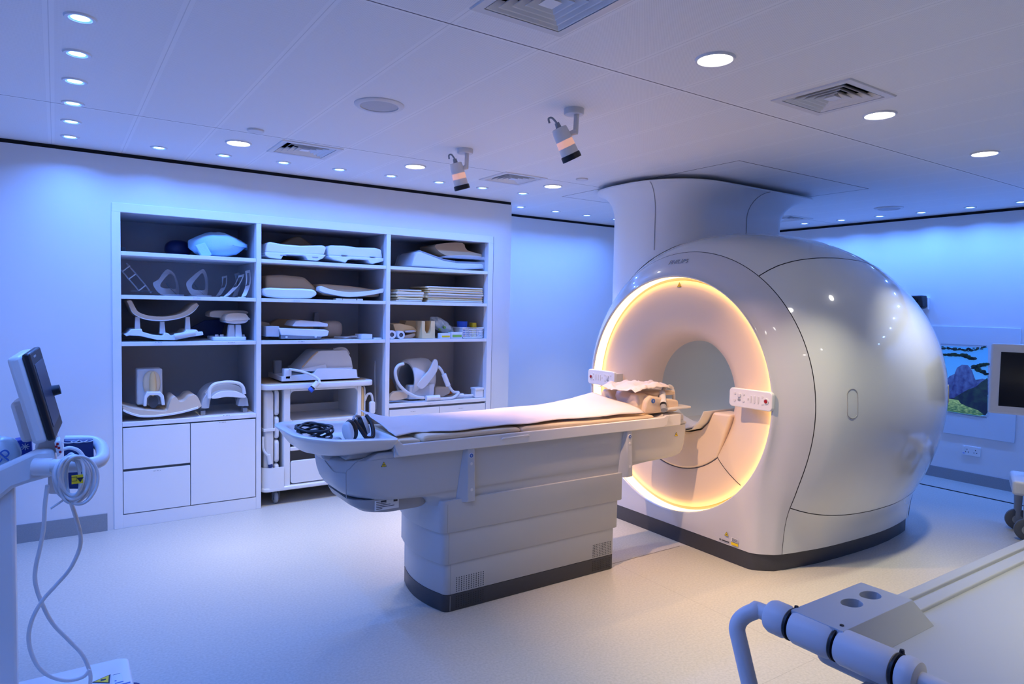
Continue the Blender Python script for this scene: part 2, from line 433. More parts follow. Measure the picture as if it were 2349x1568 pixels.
bl = [(0.08, 2.75), (0.08, 3.15), (0.08, 3.545), (0.08, 3.945), (0.08, 4.35), (0.08, 4.755)]
order = ['nearest the camera', 'second from the camera', 'third from the camera', 'fourth from the camera', 'fifth from the camera', 'farthest, next to the curved wall']
B0 = None
def put_blue(x, y, label):
    global B0
    if B0 is None: B0 = blue_light((x, y, CEIL), label); return B0
    r = dup(B0, (x, y, CEIL), label)
    return r
for (x, y), s in zip(bl, order): put_blue(x, y, 'small blue downlight in the straight left ceiling row, ' + s)
nm = ['first from the left', 'second from the left', 'third from the left', 'fourth from the left', 'fifth from the left', 'sixth from the left', 'seventh from the left', 'eighth and last, at the wall end']
for k, s in enumerate(nm): put_blue(*[(0.54, 4.73), (0.91, 4.70), (1.28, 4.67), (1.66, 4.65), (2.04, 4.63), (2.43, 4.62), (2.81, 4.61), (3.20, 4.61)][k], 'small blue downlight in the row above the shelving, ' + s)
for k, s in enumerate(['first from the left', 'second from the left', 'third from the left', 'beside the column']): put_blue(*[(3.61, 5.235), (4.03, 5.24), (4.43, 5.245), (4.84, 5.26)][k], 'small blue downlight by the recessed back wall, ' + s)
for k, s in enumerate(['nearest the column', 'second from the column', 'third from the column', 'fourth from the column', 'fifth from the column', 'at the right photo edge']): put_blue(*[(6.51, 4.19), (6.53, 3.80), (6.53, 3.42), (6.56, 3.06), (6.55, 2.66), (6.53, 2.28)][k], 'small blue downlight in the row along the right wall, ' + s)
for y in (2.35, 1.95, 1.55, 1.15): put_blue(0.08, y, 'small blue downlight continuing the left ceiling row past the photo edge')
for y in (1.88, 1.48, 1.08, .68, .28): put_blue(6.53, y, 'small blue downlight continuing the right wall row past the photo edge')
WL = [((0.91, 4.28), 'large white downlight at far left, between blue lights and air diffuser'), ((2.03, 4.21), 'large white downlight left of the farther hanging spotlight'),
      ((3.19, 4.19), 'large white downlight right of the diffuser, near the column'), ((4.40, 4.72), 'large white downlight half hidden behind the column'),
      ((2.06, 1.72), 'large white downlight nearest the camera, biggest in the photo'), ((3.24, 1.72), 'large white downlight just below the right air diffuser'),
      ((4.46, 1.75), 'large white downlight at the far right of the ceiling')]
W0 = None
for (x, y), s in WL:
    if W0 is None: W0 = white_light((x, y, CEIL), s)
    else: dup(W0, (x, y, CEIL), s)


for x, y in ((2.06, .1), (3.24, .1)): dup(W0, (x, y, CEIL), 'added white downlight above and behind the camera, unseen, lights the trolley')  # unseen lamps added to brighten the foreground trolley
def diffuser(loc, label):
    t = thing('air_diffuser', label, 'air vent', loc, 'square ceiling air diffusers')
    x, y, z = loc
    sq = lambda h, zz: [(x-h, y-h, z+zz), (x+h, y-h, z+zz), (x+h, y+h, z+zz), (x-h, y+h, z+zz)]
    bm = NB(); loft(bm, [sq(.150, .004), sq(.150, -.006), sq(.180, -.006), sq(.184, -.0005)], False, False); obj('frame', bm, M_plas, t, smooth=0)
    for k, h in enumerate((.146, .116, .086, .056)):
        bm = NB(); loft(bm, [sq(h-.028, .022), sq(h-.003, -.003), sq(h, -.005), sq(h-.001, -.0015), sq(h-.0265, .023)], False, False); obj('louvre', bm, M_tray, t, smooth=0)
    bm = NB(); loft(bm, [sq(.027, -.004), sq(.004, .035)]); obj('center_cone', bm, M_tray, t, smooth=0)
    bm = NB(); loft(bm, [sq(.153, .003), sq(.153, .12)], False, True); obj('plenum', bm, M_void, t, smooth=0)
    return t
D0 = None
for (x, y), s in zip(DIFF, ['square air diffuser nearest the camera, cut by the top photo edge', 'square air diffuser above the left shelving bay', 'square air diffuser beside the farther hanging spotlight',
                            'square air diffuser at upper right between two white downlights', 'square air diffuser partly hidden behind the column on the right']):
    if D0 is None: D0 = diffuser((x, y, CEIL), s)
    else: dup(D0, (x, y, CEIL), s)
def speaker(loc, label):
    t = thing('ceiling_speaker', label, 'speaker', loc, 'round ceiling speakers')
    bm = NB(); lathe(bm, [(.088, -.001), (.090, -.010), (.106, -.011), (.116, -.004), (.117, 0)], loc, 40); obj('trim_ring', bm, M_plas, t)
    bm = NB(); lathe(bm, [(.090, -.006), (.05, -.009), (.001, -.010)], loc, 36); obj('grille', bm, M_cone, t)
    return t
S0 = speaker((1.28, 3.05, CEIL), 'round grey grilled ceiling speaker in the middle of the ceiling')
dup(S0, (6.10, 3.12, CEIL), 'round ceiling speaker at far right behind the column')
def detector(loc, label):
    bm = NB(); lathe(bm, [(.044, 0), (.044, -.007), (.041, -.010), (.001, -.011)], loc, 28); return tag(obj('sensor_disc', bm, M_plas, org=loc), label, 'sensor', 'small white sensor discs')
detector((0.92, 3.91, CEIL), 'small flat white sensor disc on the ceiling at left'); detector((3.18, 3.83, CEIL), 'small flat white sensor disc on the ceiling beside the column')
def spotlight(loc, aim, label):
    t = thing('spotlight', label, 'spotlight', loc, 'hanging spotlights')
    x, y, z = loc
    bm = NB(); lathe(bm, [(.048, 0), (.048, -.022), (.044, -.027), (.001, -.027)], loc, 28); obj('base', bm, M_plas, t)
    d = Vector(aim).normalized(); side = Vector((.64, -.77, 0)).normalized()
    c = Vector((x, y, z-.165)) - side*.035 - d*.01                          # middle of the lamp body
    el = Vector((x, y, z-.115)) + side*.01
    bm = NB(); cyl(bm, (x+.008, y-.01, z-.02), tuple(el), .013, .013, 10); cyl(bm, tuple(el+side*.004+Vector((0, -.004, .01))), tuple(el-side*.03), .016, .012, 10); obj('arm', bm, M_plas, t, bevel=.002)
    bm = NB(); s, u = frame(d)
    def cring(r, h, n=28): return [c + d*h + s*(r*cos(2*pi*k/n)) + u*(r*sin(2*pi*k/n)) for k in range(n)]
    loft(bm, [cring(.030, -.075), cring(.036, -.072), cring(.039, -.05), cring(.0405, -.012)], True, False); obj('housing', bm, M_frost, t)
    bm = NB(); loft(bm, [cring(.0405, -.012), cring(.042, .022)], False, False); obj('shade', bm, M_amber, t)
    bm = NB(); loft(bm, [cring(.042, .022), cring(.0425, .035), cring(.043, .058)], False, False); obj('shade_collar', bm, M_frost, t)
    bm = NB(); loft(bm, [cring(.0435, .058), cring(.047, .060), cring(.048, .085), cring(.040, .086), cring(.039, .06)], False, False); obj('snoot_ring', bm, M_black, t)
    bm = NB(); loft(bm, [cring(.038, .066), cring(.02, .068), cring(.002, .069)], False, True); obj('lens', bm, M_whitelens, t)
    bm = NB(); cyl(bm, c-d*.075, c-d*.10, .014, .011, 12); tube(bm, [c-d*.10, c-d*.125-side*.012, c-d*.122-side*.03, c-d*.10-side*.035], .005, 8); obj('cable', bm, M_midgrey, t)
    lamp('lamp_light', t, tuple(c + d*.092 - Vector(loc)), SPOT_W, SPOT_C, 0.06, 76, d)
    return t
aim = Vector((2.6, 3.1, .9))
spotlight((2.05, 2.54, CEIL), (.46, -.10, -.88), 'white hanging spotlight with glowing amber shade, nearer and larger of the two')
spotlight((2.05, 3.57, CEIL), (.31, .0, -.95), 'white hanging spotlight with glowing amber shade, farther and smaller of the two')
# ================================================================ MRI SCANNER
MCY, MCZ = 3.08, 0.948
PXS = [3.345, 3.36, 3.38, 3.41, 3.45, 3.52, 3.60, 3.7, 3.8, 4.0, 4.2, 4.4, 4.6, 4.8, 4.95, 5.05, 5.12, 5.15]
PRS = [.783, .793, .815, .862, .910, .975, 1.026, 1.062, 1.086, 1.112, 1.121, 1.117, 1.096, 1.057, .997, .91, .80, .72]
PWX = [3.33, 3.36, 3.41, 3.45, 3.6, 3.92, 4.38, 4.92, 5.15]
PWW = [.60, .68, .728, .757, .79, .83, .845, .785, .60]
def interp(x, X, Y):
    if x <= X[0]: return Y[0]
    for i in range(len(X)-1):
        if x <= X[i+1]:
            t = (x-X[i])/(X[i+1]-X[i]); return Y[i]+(Y[i+1]-Y[i])*t
    return Y[-1]
def smooth_interp(x, X, Y):
    n = len(X)
    if x <= X[0]: return Y[0]
    if x >= X[-1]: return Y[-1]
    i = max(k for k in range(n-1) if X[k] <= x)
    def sl(k):
        if k == 0: return (Y[1]-Y[0])/(X[1]-X[0])
        if k == n-1: return (Y[-1]-Y[-2])/(X[-1]-X[-2])
        a, b = (Y[k]-Y[k-1])/(X[k]-X[k-1]), (Y[k+1]-Y[k])/(X[k+1]-X[k])
        return 0 if a*b <= 0 else 2*a*b/(a+b)
    h = X[i+1]-X[i]; t = (x-X[i])/h
    return (2*t**3-3*t**2+1)*Y[i] + (t**3-2*t*t+t)*h*sl(i) + (-2*t**3+3*t*t)*Y[i+1] + (t**3-t*t)*h*sl(i+1)
KZ = 0.10                                                       # top of the kick plate
def rho(x, th, d=0.0):
    """radius of the cover at distance x along the bore; th is measured from straight up, positive towards the camera side"""
    r = smooth_interp(x, PXS, PRS); cd, s = -cos(th), abs(sin(th))
    if cd <= 0.0: return r + d
    rf = min(smooth_interp(x, PWX, PWW)/max(s, 1e-3), 2.2)
    k = .10*min(1, cd*2)
    v = .5*(r+rf+math.sqrt((r-rf)**2+k*k)) if rf > .8*r else r
    if s > .85: v = r + (v-r)*max(0, 1-(s-.85)/.15)**.5
    return min(v + d, (MCZ-KZ)/max(cd, 1e-3))
def corner(x):
    lo, hi = rad(118), rad(176)
    for _ in range(40):
        m = (lo+hi)/2; cd, s = -cos(m), sin(m); r = smooth_interp(x, PXS, PRS); rf = min(smooth_interp(x, PWX, PWW)/max(s, 1e-3), 2.2)
        k = .10*min(1, cd*2); v = .5*(r+rf+math.sqrt((r-rf)**2+k*k))
        if v > (MCZ-KZ)/cd: hi = m
        else: lo = m
    return (lo+hi)/2
def tsamples(x, ta, tb, n, closed):
    """angles along a section, with the floor corners of the cover always among them"""
    c = corner(x); br = [ta] + [t for t in (c, 2*pi-c) if ta < t < tb] + [tb]; c0 = rad(142)
    ref = [ta] + [t for t in (c0, 2*pi-c0) if ta < t < tb] + [tb]
    cnt = [max(1, round(n*(b-a)/(tb-ta))) for a, b in zip(ref[:-1], ref[1:])]; cnt[0] += n-sum(cnt)
    out = []
    for (a, b), m in zip(zip(br[:-1], br[1:]), cnt): out += [a+(b-a)*k/m for k in range(m)]
    if not closed: out.append(tb)
    return out
def MP(x, th, d=0.0):
    q = rho(x, th, d); return Vector((x, MCY - q*sin(th), MCZ + q*cos(th)))
mri = thing('mri_scanner', 'large white rounded MRI scanner with a glowing amber ring around its bore', 'MRI scanner', (4.2, MCY, 0))
XSEAM, GAP = 3.487, 0.0035
def patch(name, m, xa, xb, ta, tb, nx, nt, closed=False, extra=None, d=0.0):
    bm = NB(); rings = []
    for i in range(nx+1):
        x = xa + (xb-xa)*i/nx
        rings.append([MP(x, t, d) for t in tsamples(x, ta, tb, nt, closed)])
    if extra: rings = extra(rings)
    loft(bm, rings, False, False, closed=closed)
    return obj(name, bm, m, mri, smooth=50)
T1, T2 = rad(35.3), rad(124.7)
NT_ = 144
def front_extra(rings):
    n = len(rings[0])
    th = [2*pi*k/n for k in range(n)]
    circ = lambda r, x: [Vector((x, MCY-r*sin(a), MCZ+.012+r*cos(a))) for a in [math.atan2(MCY-p.y, p.z-MCZ) for p in rings[0]]]
    back = [p + Vector((0, 0, 0)) for p in rings[-1]]
    inn = [Vector((p.x, MCY+(p.y-MCY)*.975, max(KZ, MCZ+(p.z-MCZ)*.975))) for p in back]
    return [circ(.766, 3.352), circ(.770, 3.344), circ(.776, 3.342)] + rings + [inn]
patch('front_cover', M_fascia, 3.345, XSEAM, 0, 2*pi, 12, NT_, closed=True, extra=front_extra)
XB = 4.93
patch('top_cover', M_gloss, XSEAM+GAP, XB, -T1+GAP, T1-GAP, 26, 26)
patch('side_panel', M_gloss, XSEAM+GAP, XB, T1+GAP, T2-GAP, 26, 36)
patch('side_panel', M_gloss, XSEAM+GAP, XB, -T1-GAP, -T2+GAP, 26, 36)
patch('base_skirt', M_gloss, XSEAM+GAP, 5.10, T2+GAP*.6, 2*pi-T2-GAP*.6, 26, 60)
def back_extra(rings): return rings + [[Vector((5.155, MCY-.62*sin(2*pi*k/NT_), MCZ+.62*cos(2*pi*k/NT_))) for k in range(NT_)], [Vector((5.10, MCY-.36*sin(2*pi*k/NT_), MCZ+.36*cos(2*pi*k/NT_))) for k in range(NT_)]]
patch('back_cover', M_gloss, XB+GAP, 5.15, 0, 2*pi, 8, NT_, closed=True, extra=back_extra)
patch('seam_liner', M_seam, 3.40, 5.06, 0, 2*pi, 30, NT_, closed=True, d=-.009)
# kick plate on the floor
bm = NB(); out = []
xs_ = [3.348, 3.36, 3.38, 3.41, 3.45, 3.52, 3.6, 3.8, 4.0, 4.2, 4.4, 4.6, 4.8, 4.92, 5.02, 5.06]
side = [(x, smooth_interp(x, PWX, PWW)-.004) for x in xs_]
pl = [(x, MCY-w) for x, w in side] + [(x, MCY+w) for x, w in reversed(side)]
prism(bm, pl, 'z', 0.0, KZ-.003); obj('kick_plate', bm, M_kick, mri, smooth=30)
# light ring on the inner wall of the front cover
CZ2 = MCZ+.012
bm = NB(); lathe(bm, [(.7655, 3.353), (.7640, 3.43)], (0, MCY, CZ2), 128, 'x'); obj('light_ring', bm, M_ring, mri)
bm = NB(); lathe(bm, [(.766, 3.43), (.745, 3.452), (.70, 3.46)], (0, MCY, CZ2), 96, 'x'); obj('ring_channel', bm, M_funnel, mri)
FP = [(.742, 3.445), (.745, 3.425), (.738, 3.415), (.70, 3.412), (.64, 3.415), (.58, 3.421), (.52, 3.433), (.47, 3.452), (.43, 3.478), (.40, 3.507), (.375, 3.545), (.357, 3.59), (.345, 3.645)]
bm = NB(); lathe(bm, FP, (0, MCY, CZ2), 128, 'x'); obj('bore_funnel', bm, M_funnel, mri, smooth=60)
bm = NB(); lathe(bm, [(.345, 3.645), (.350, 3.650), (.350, 4.95), (.36, 5.11)], (0, MCY, CZ2), 96, 'x'); obj('bore_tube', bm, M_bore, mri)
bm = NB(); box(bm, 3.66, 5.08, MCY-.26, MCY+.26, CZ2-.245, CZ2-.225); box(bm, 3.66, 5.08, MCY-.05, MCY+.05, CZ2-.345, CZ2-.24); obj('table_rail', bm, M_bore, mri, bevel=.004)
bm = NB(); box(bm, 3.75, 5.0, MCY-.02, MCY+.02, CZ2+.338, CZ2+.343); obj('bore_light', bm, mat('bore_light_strip', (1, .98, .95), .5, emit=(1.0, .95, .88), es=7), mri)
# docking block with a trough below the bore
tz = .87
arc_ = [(MCY+.4985*sin(rad(t)), CZ2-.4985*cos(rad(t))) for t in range(-42, 43, 4)]
prof = [(MCY-.425, tz)] + arc_ + [(MCY+.425, tz), (MCY+.29, tz), (MCY+.255, .80), (MCY+.20, .745), (MCY+.10, .712), (MCY, .705), (MCY-.10, .712), (MCY-.20, .745), (MCY-.255, .80), (MCY-.29, tz)]
bm = NB(); prism(bm, prof, 'x', 3.434, 3.60); obj('docking_block', bm, M_funnel, mri, bevel=.014, seg=3)
tr = [(MCY+.275, .862), (MCY+.245, .80), (MCY+.19, .75), (MCY+.10, .722), (MCY, .715), (MCY-.10, .722), (MCY-.19, .75), (MCY-.245, .80), (MCY-.275, .862)]
bm = NB(); prism(bm, tr + [(y*1, z+.018) for y, z in reversed(tr)], 'x', 3.36, 3.70); obj('docking_trough', bm, M_plas, mri, bevel=.003)
bm = NB(); tube(bm, [(3.357, y, z+.005) for y, z in tr[2:-2]], .0035, 6, smooth=False); obj('trough_seal', bm, M_black, mri)
def fx(r): return next(b + (a-b)*0 if False else FP[i][1]+(FP[i+1][1]-FP[i][1])*((FP[i][0]-r)/(FP[i][0]-FP[i+1][0])) for (i, (a, b)) in enumerate(FP[:-1]) if i >= 2 and FP[i+1][0] <= r <= FP[i][0])
def fpt(r, a): return Vector((fx(r)-.0012, MCY - r*sin(a), CZ2 + r*cos(a)))
bm = NB()
pts = [fpt(.50, rad(180+d)) for d in range(-42, 43, 4)]
tube(bm, pts, .0022, 5, smooth=False)
for sgn in (-1, 1): tube(bm, [fpt(.50+.23*k/8, rad(180+sgn*(42+k*.6))) for k in range(9)], .0022, 5, smooth=False)
obj('panel_seam', bm, M_seam, mri)
# control panels left and right of the bore
def control_panel(sg):
    P = lambda a, b: (MCY + sg*a, CZ2 + b)
    y0, y1 = sorted((MCY+sg*.50, MCY+sg*.79))
    c = M_tray
    bm = NB(); prism(bm, rrect(y0, y1, CZ2-.012, CZ2+.098, .022, 6), 'x', 3.318, 3.344); p = obj('control_panel', bm, c, mri, bevel=.005, seg=3)
    bm = NB(); box(bm, 3.344, 3.43, min(MCY+sg*.53, MCY+sg*.73), max(MCY+sg*.53, MCY+sg*.73), CZ2+.005, CZ2+.08); obj('panel_bracket', bm, M_plas, mri)
    bm = NB(); yb, zb = P(.752, .043); lathe(bm, [(.010, 3.3175), (.0095, 3.311), (.001, 3.310)], (0, yb, zb), 20, 'x'); obj('stop_button', bm, M_red, p)
    bm = NB(); lathe(bm, [(.0175, 3.3185), (.0165, 3.3135), (.0115, 3.3135), (.0105, 3.3185)], (0, yb, zb), 24, 'x'); obj('stop_button_collar', bm, M_plas, p)
    def btn(a, b, w, h, name, m, t=.003):
        yy, zz = P(a, b); bm = NB(); prism(bm, rrect(yy-w/2, yy+w/2, zz-h/2, zz+h/2, min(w, h)*.3, 3), 'x', 3.318-t, 3.319); obj(name, bm, m, p, bevel=.0008)
    for a in (.54, .60):
        for b in (.025, .066): btn(a, b, .014, .014, 'key', M_plas)
    btn(.571, .058, .024, .022, 'display', M_plas, .006); btn(.571, .032, .020, .016, 'dial_plate', M_midgrey, .002)
    for a in (.66, .685, .71): btn(a-.01, .044, .011, .044, 'key', M_plas)
    btn(.632, .044, .010, .014, 'key', M_plas)
    for b in (.024, .066): btn(.728, b, .012, .012, 'key', M_plas)
    return p
cpL = control_panel(1); cpR = control_panel(-1)
yc, zc = MCY+.60, CZ2-.055
bm = NB(); prism(bm, rrect(yc-.035, yc+.035, zc-.055, zc+.045, .012), 'x', 3.375, 3.425); nd = obj('connector_box', bm, M_plas, mri, bevel=.004)
bm = NB(); prism(bm, rrect(yc-.017, yc+.017, zc-.040, zc+.034, .0165, 6), 'x', 3.3725, 3.377); obj('connector_plate', bm, M_bedd, nd, bevel=.001)
bm = NB()
for b, w in ((.02, .006), (.004, .005), (-.02, .007)): prism(bm, rrect(yc-w, yc+w, zc+b-w, zc+b+w, w*.7), 'x', 3.371, 3.3735)
obj('connector_key', bm, M_label, nd)
# lettering, oval hatches, labels
def cover_frame(x, th, d):
    p = MP(x, th, d); ex = (MP(x, th+.01) - MP(x, th-.01)).normalized(); ex = ex if ex.y < 0 else ex
    eu = (MP(x+.01, th) - MP(x-.01, th)).normalized(); return p, ex, eu
p, ex, eu = cover_frame(3.425, rad(-1.8), .0015)
nrm = ex.cross(eu).normalized()
bm_logo = text('lettering', 'PHILIPS', .052, basis(p, ex, eu, nrm), M_chrome, mri, ext=.0012)
for s in (0, 1): pass
def oval(x, th, hx, hz, name='service_hatch', sg=1):
    pts = []
    for k in range(40):
        a = 2*pi*k/40; sx = hx*cos(a); sz = hz*sin(a)
        e = max(hz-hx, 0); sz = math.copysign(min(abs(sin(a))*hx + e*(abs(sin(a)) > 1e-6), hz), sin(a)) if e else sz
        pts.append(MP(x+sx, th - sz/1.05, .0012))
    bm = NB(); tube(bm, pts, .0022, 5, closed=True, smooth=False); o = obj(name, bm, M_bedd, mri)
    return o
oval(3.675, rad(86.8), .034, .082); oval(4.865, rad(87.4), .020, .060)
bm = NB(); lathe(bm, [(.007, 0), (.006, .003), (.001, .003)], tuple(MP(3.362, rad(142), 0)-Vector((0.008, 0, .0))), 10); 
bm.free()
# warning triangle on the ring top
def tri(bm, p, ex, eu, s, off=.001):
    n = Vector(ex).cross(Vector(eu)).normalized()
    pts = [Vector(ex)*(s*.58), Vector(ex)*(-s*.58), Vector(eu)*s]
    loft(bm, [[Vector(p)+q-Vector(eu)*s*.4 for q in pts], [Vector(p)+q-Vector(eu)*s*.4+n*off for q in pts]])
def warn(p, ex, eu, s, parent, name='warning_sign'):
    n = Vector(ex).cross(Vector(eu)).normalized()
    bm = NB(); tri(bm, p, ex, eu, s); o = obj(name, bm, M_ink, parent, smooth=0)
    bm = NB(); tri(bm, Vector(p)+n*.0006, ex, eu, s*.78); obj('sign_face', bm, M_yellow, o, smooth=0)
    bm = NB(); q = Vector(p)+n*.0014; a = s*.09
    loft(bm, [[q+Vector(ex)*sx*a+Vector(eu)*sy*s+n*z for sx, sy in ((-1, -.17), (1, -.17), (1.4, .12), (-1.4, .12))] for z in (0, .0005)]); obj('sign_symbol', bm, M_ink, o, smooth=0)
    return o
EXF, EZ = Vector((0, -1, 0)), Vector((0, 0, 1))
warn(fpt(.715, 0)+Vector((-.002, 0, 0)), EXF, EZ, .032, mri)
# stickers low on the front cover
yb = MCY-.50
xb = 3.340
warn(Vector((xb-.002, yb, .165)), EXF, EZ, .026, mri)
bm = NB(); box(bm, xb-.0022, xb-.001, yb-.085, yb-.035, .135, .157); o = obj('sticker', bm, M_label, mri, smooth=0)
bm = NB()
for k in range(4): box(bm, xb-.0026, xb-.002, yb-.082, yb-.040, .138+.0045*k, .1402+.0045*k)
obj('sticker_print', bm, M_ink, o, smooth=0)
bm = NB(); box(bm, xb-.0022, xb-.001, yb-.085, yb-.035, .113, .129); obj('sticker', bm, M_yellow, mri, smooth=0)
bm = NB(); box(bm, xb-.0022, xb-.001, yb-.02, yb+.035, .118, .124); lathe(bm, [(.006, xb-.0024), (.001, xb-.0026)], (0, yb+.045, .121), 10, 'x'); obj('sticker', bm, M_ink, mri, smooth=0)

# ================================================================ COLUMN TO THE CEILING
def col_plan(off, zf=None):
    x0, x1, y0, y1, r = 3.62-off, 4.93+off, 3.335-off, 4.16+off*.3, .34+off*.6
    rf = .12 + off*.5
    out = []
    for cx, cy, rr, a0 in ((x1-rf, y1-rf, rf, 0), (x0+r, y1-r, r, 90), (x0+r, y0+r, r, 180), (x1-rf, y0+rf, rf, 270)):
        for k in range(13):
            a = rad(a0+90*k/12); out.append((cx+rr*cos(a), cy+rr*sin(a)))
    full = []
    for i in range(len(out)):
        p, q = out[i], out[(i+1) % len(out)]; n = 14 if i % 13 == 12 else 1
        full += [(p[0]+(q[0]-p[0])*k/n, p[1]+(q[1]-p[1])*k/n) for k in range(n)]
    return full
def surf_z(x, y):
    if x < 3.36 or x > 5.14: return MCZ
    r = smooth_interp(x, PXS, PRS)+.007; d = abs(y-MCY)
    return MCZ + math.sqrt(max(r*r-d*d, 0))
colm = thing('ceiling_column', 'smooth white flared column rising from the scanner top to the ceiling', 'column', (4.28, 3.75, CEIL))
base = col_plan(0)
rings = []
bz = [surf_z(x, y)+.003 for x, y in base]
for k in range(7): rings.append([(x, y, z + (2.22-z)*k/6) for (x, y), z in zip(base, bz)])
for k in range(1, 9):
    a = rad(90*k/8); o_ = .20*(1-cos(a)); z = 2.22 + .185*sin(a)
    rings.append([(x, y, z) for x, y in col_plan(o_)])
rings.append([(x, y, 2.412) for x, y in col_plan(.203)])
rings.append([(x, y, 2.418) for x, y in col_plan(.198)])
bm = NB(); loft(bm, rings, False, True); obj('column_cladding', bm, M_gloss if False else M_white, colm, smooth=50)
bm = NB(); rr_ = [col_plan(-.05), col_plan(-.05)]; loft(bm, [[(x, y, 2.419) for x, y in rr_[0]], [(x, y, CEIL) for x, y in rr_[1]]]); obj('column_neck', bm, M_void, colm)  # painted black for the shadow in the gap between flange and ceiling
# vertical joints in the cladding
def joint(ix, m=M_bedd):
    bm = NB(); pts = []
    for r in rings[1:-2]:
        q = Vector(r[ix]); c = Vector((4.28, 3.75, q.z)); pts.append(q + (q-c).normalized()*.0005)
    tube(bm, pts, .0035, 6, smooth=False); obj('cladding_joint', bm, m, colm)
joint(2*26+3)
def joint_at(xv):
    bm = NB(); pts = []
    for k, r in enumerate(rings[1:-2]):
        y = min(Vector(v).y for v in r); z = r[0][2] if k >= 5 else surf_z(xv, 3.335) + (2.22-surf_z(xv, 3.335))*(k+1)/6
        pts.append(Vector((xv, y-.0005, z)))
    tube(bm, pts, .0035, 6, smooth=False); obj('cladding_joint', bm, M_bedd, colm)
joint_at(4.42)

# ================================================================ PATIENT TABLE
BY0, BY1 = 2.85, 3.33; BC = (BY0+BY1)/2
tab = thing('patient_table', 'long grey patient table on a tiered pedestal in front of the scanner', 'patient table', (2.12, BC, 0))
def plan(x0, x1, y0, y1, bulge, r, n=9):
    """plan of a tier: bowed left end, square right end"""
    out = [(x1-.012, y1), (x0+bulge+r, y1)]
    for k in range(1, 5): a = rad(90*k/4); out.append((x0+bulge+r-r*sin(a), y1-r+r*cos(a)))
    for k in range(1, n): t = k/n; y = y1-r-(y1-y0-2*r)*t; out.append((x0+bulge*(1-4*t*(1-t)), y))
    for k in range(0, 5): a = rad(90*k/4); out.append((x0+bulge+r-r*cos(a), y0+r-r*sin(a)))
    out += [(x1-.012, y0), (x1-.003, y0+.003), (x1, y0+.012), (x1, y1-.012), (x1-.003, y1-.003)]
    return out
def tier(name, m, x0, x1, e, z0, z1, parent=tab, bev=.004):
    a = plan(x0, x1, BY0-e, BY1+e, .035, .035)
    b = plan(x0+.002, x1-.002, BY0-e+.003, BY1+e-.003, .035, .035)
    bm = NB(); loft(bm, [[(x, y, z0+.003) for x, y in b], [(x, y, z0+.007) for x, y in a], [(x, y, z1) for x, y in a]]); return obj(name, bm, m, parent, smooth=40)
kp = tier('kick_plate', M_kick, 1.522, 2.668, 0.0, -.003, .085)
t0 = tier('pedestal_tier', M_bed, 1.522, 2.668, .001, .083, .262)
tier('pedestal_tier', M_bed, 1.506, 2.688, .009, .240, .422)
t2 = tier('pedestal_tier', M_bed, 1.492, 2.714, .017, .400, .562)
for xx, zz, e in ((1.592, (.005, .08), .0), (1.592, (.088, .238), .001), (1.576, (.247, .398), .009), (1.562, (.407, .545), .017)):
    bm = NB(); box(bm, xx-.001, xx+.001, BY0-e-.0006, BY0-e+.002, *zz); obj('end_cap_seam', bm, M_bedd, tab, smooth=0)
def vent(px0, px1, zlo, zhi, e, m, cols=12, rows=8):
    bm = NB(); y = BY0-e
    xa, xb = YP(px0, 1345, BY0).x, YP(px1, 1345, BY0).x
    for i in range(cols):
        for j in range(rows):
            x = xa+(xb-xa)*i/(cols-1); z = zlo+(zhi-zlo)*j/(rows-1)
            if px0 > 1200 or True: cyl(bm, (x, y-.0006, z), (x, y+.002, z), .0030, .0030, 6)
    return bm
for pa, pb in ((1047, 1108), (1358, 1397)):
    obj('vent_holes', vent(pa, pb, .098, .165, .001, M_seam), M_ink, t0, smooth=0)
    obj('vent_holes', vent(pa, pb, .018, .070, .0, M_seam, 12, 6), M_blackp, kp, smooth=0)
# upper body: lofted by height, overhanging the pedestal at both ends
def body_plan(x0, x1, rl, rr):
    out = []
    for cx, cy, r, a0 in ((x1-rr, BY1-rr, rr, 0), (x0+rl, BY1-rl, rl, 90), (x0+rl, BY0+rl, rl, 180), (x1-rr, BY0+rr, rr, 270)):
        for k in range(10):
            a = rad(a0+90*k/9); out.append((cx+r*cos(a), cy+r*sin(a)))
    return out
lev = [(.535, 1.484, 2.716, .10, .01), (.552, 1.478, 2.738, .10, .012), (.566, 1.462, 2.752, .10, .014), (.580, 1.435, 2.775, .11, .016), (.592, 1.38, 2.83, .13, .02), (.600, 1.26, 2.95, .16, .03),
       (.604, 1.16, 3.12, .18, .035), (.610, 1.125, 3.20, .18, .04), (.622, 1.098, 3.235, .175, .04), (.645, 1.070, 3.256, .165, .04), (.68, 1.048, 3.268, .16, .04), (.72, 1.036, 3.274, .155, .04), (.76, 1.030, 3.276, .15, .04), (.792, 1.028, 3.272, .15, .035), (.80, 1.034, 3.268, .15, .035)]
bm = NB(); loft(bm, [[(x, y, z) for x, y in body_plan(a, b, c, d)] for z, a, b, c, d in lev]); body = obj('table_body', bm, M_bed, tab, smooth=60)
bm = NB(); prism(bm, [(1.21, .828), (3.262, .822), (3.27, .80), (1.14, .795)], 'y', BY0, BY1); obj('upper_shell', bm, M_bed, tab, bevel=.012)
bm = NB(); prism(bm, [(1.068, .80), (1.10, .832), (1.14, .848), (1.26, .848), (1.26, .80)], 'y', BY0+.05, BY1-.05); obj('end_latch', bm, M_plas, tab, bevel=.012)
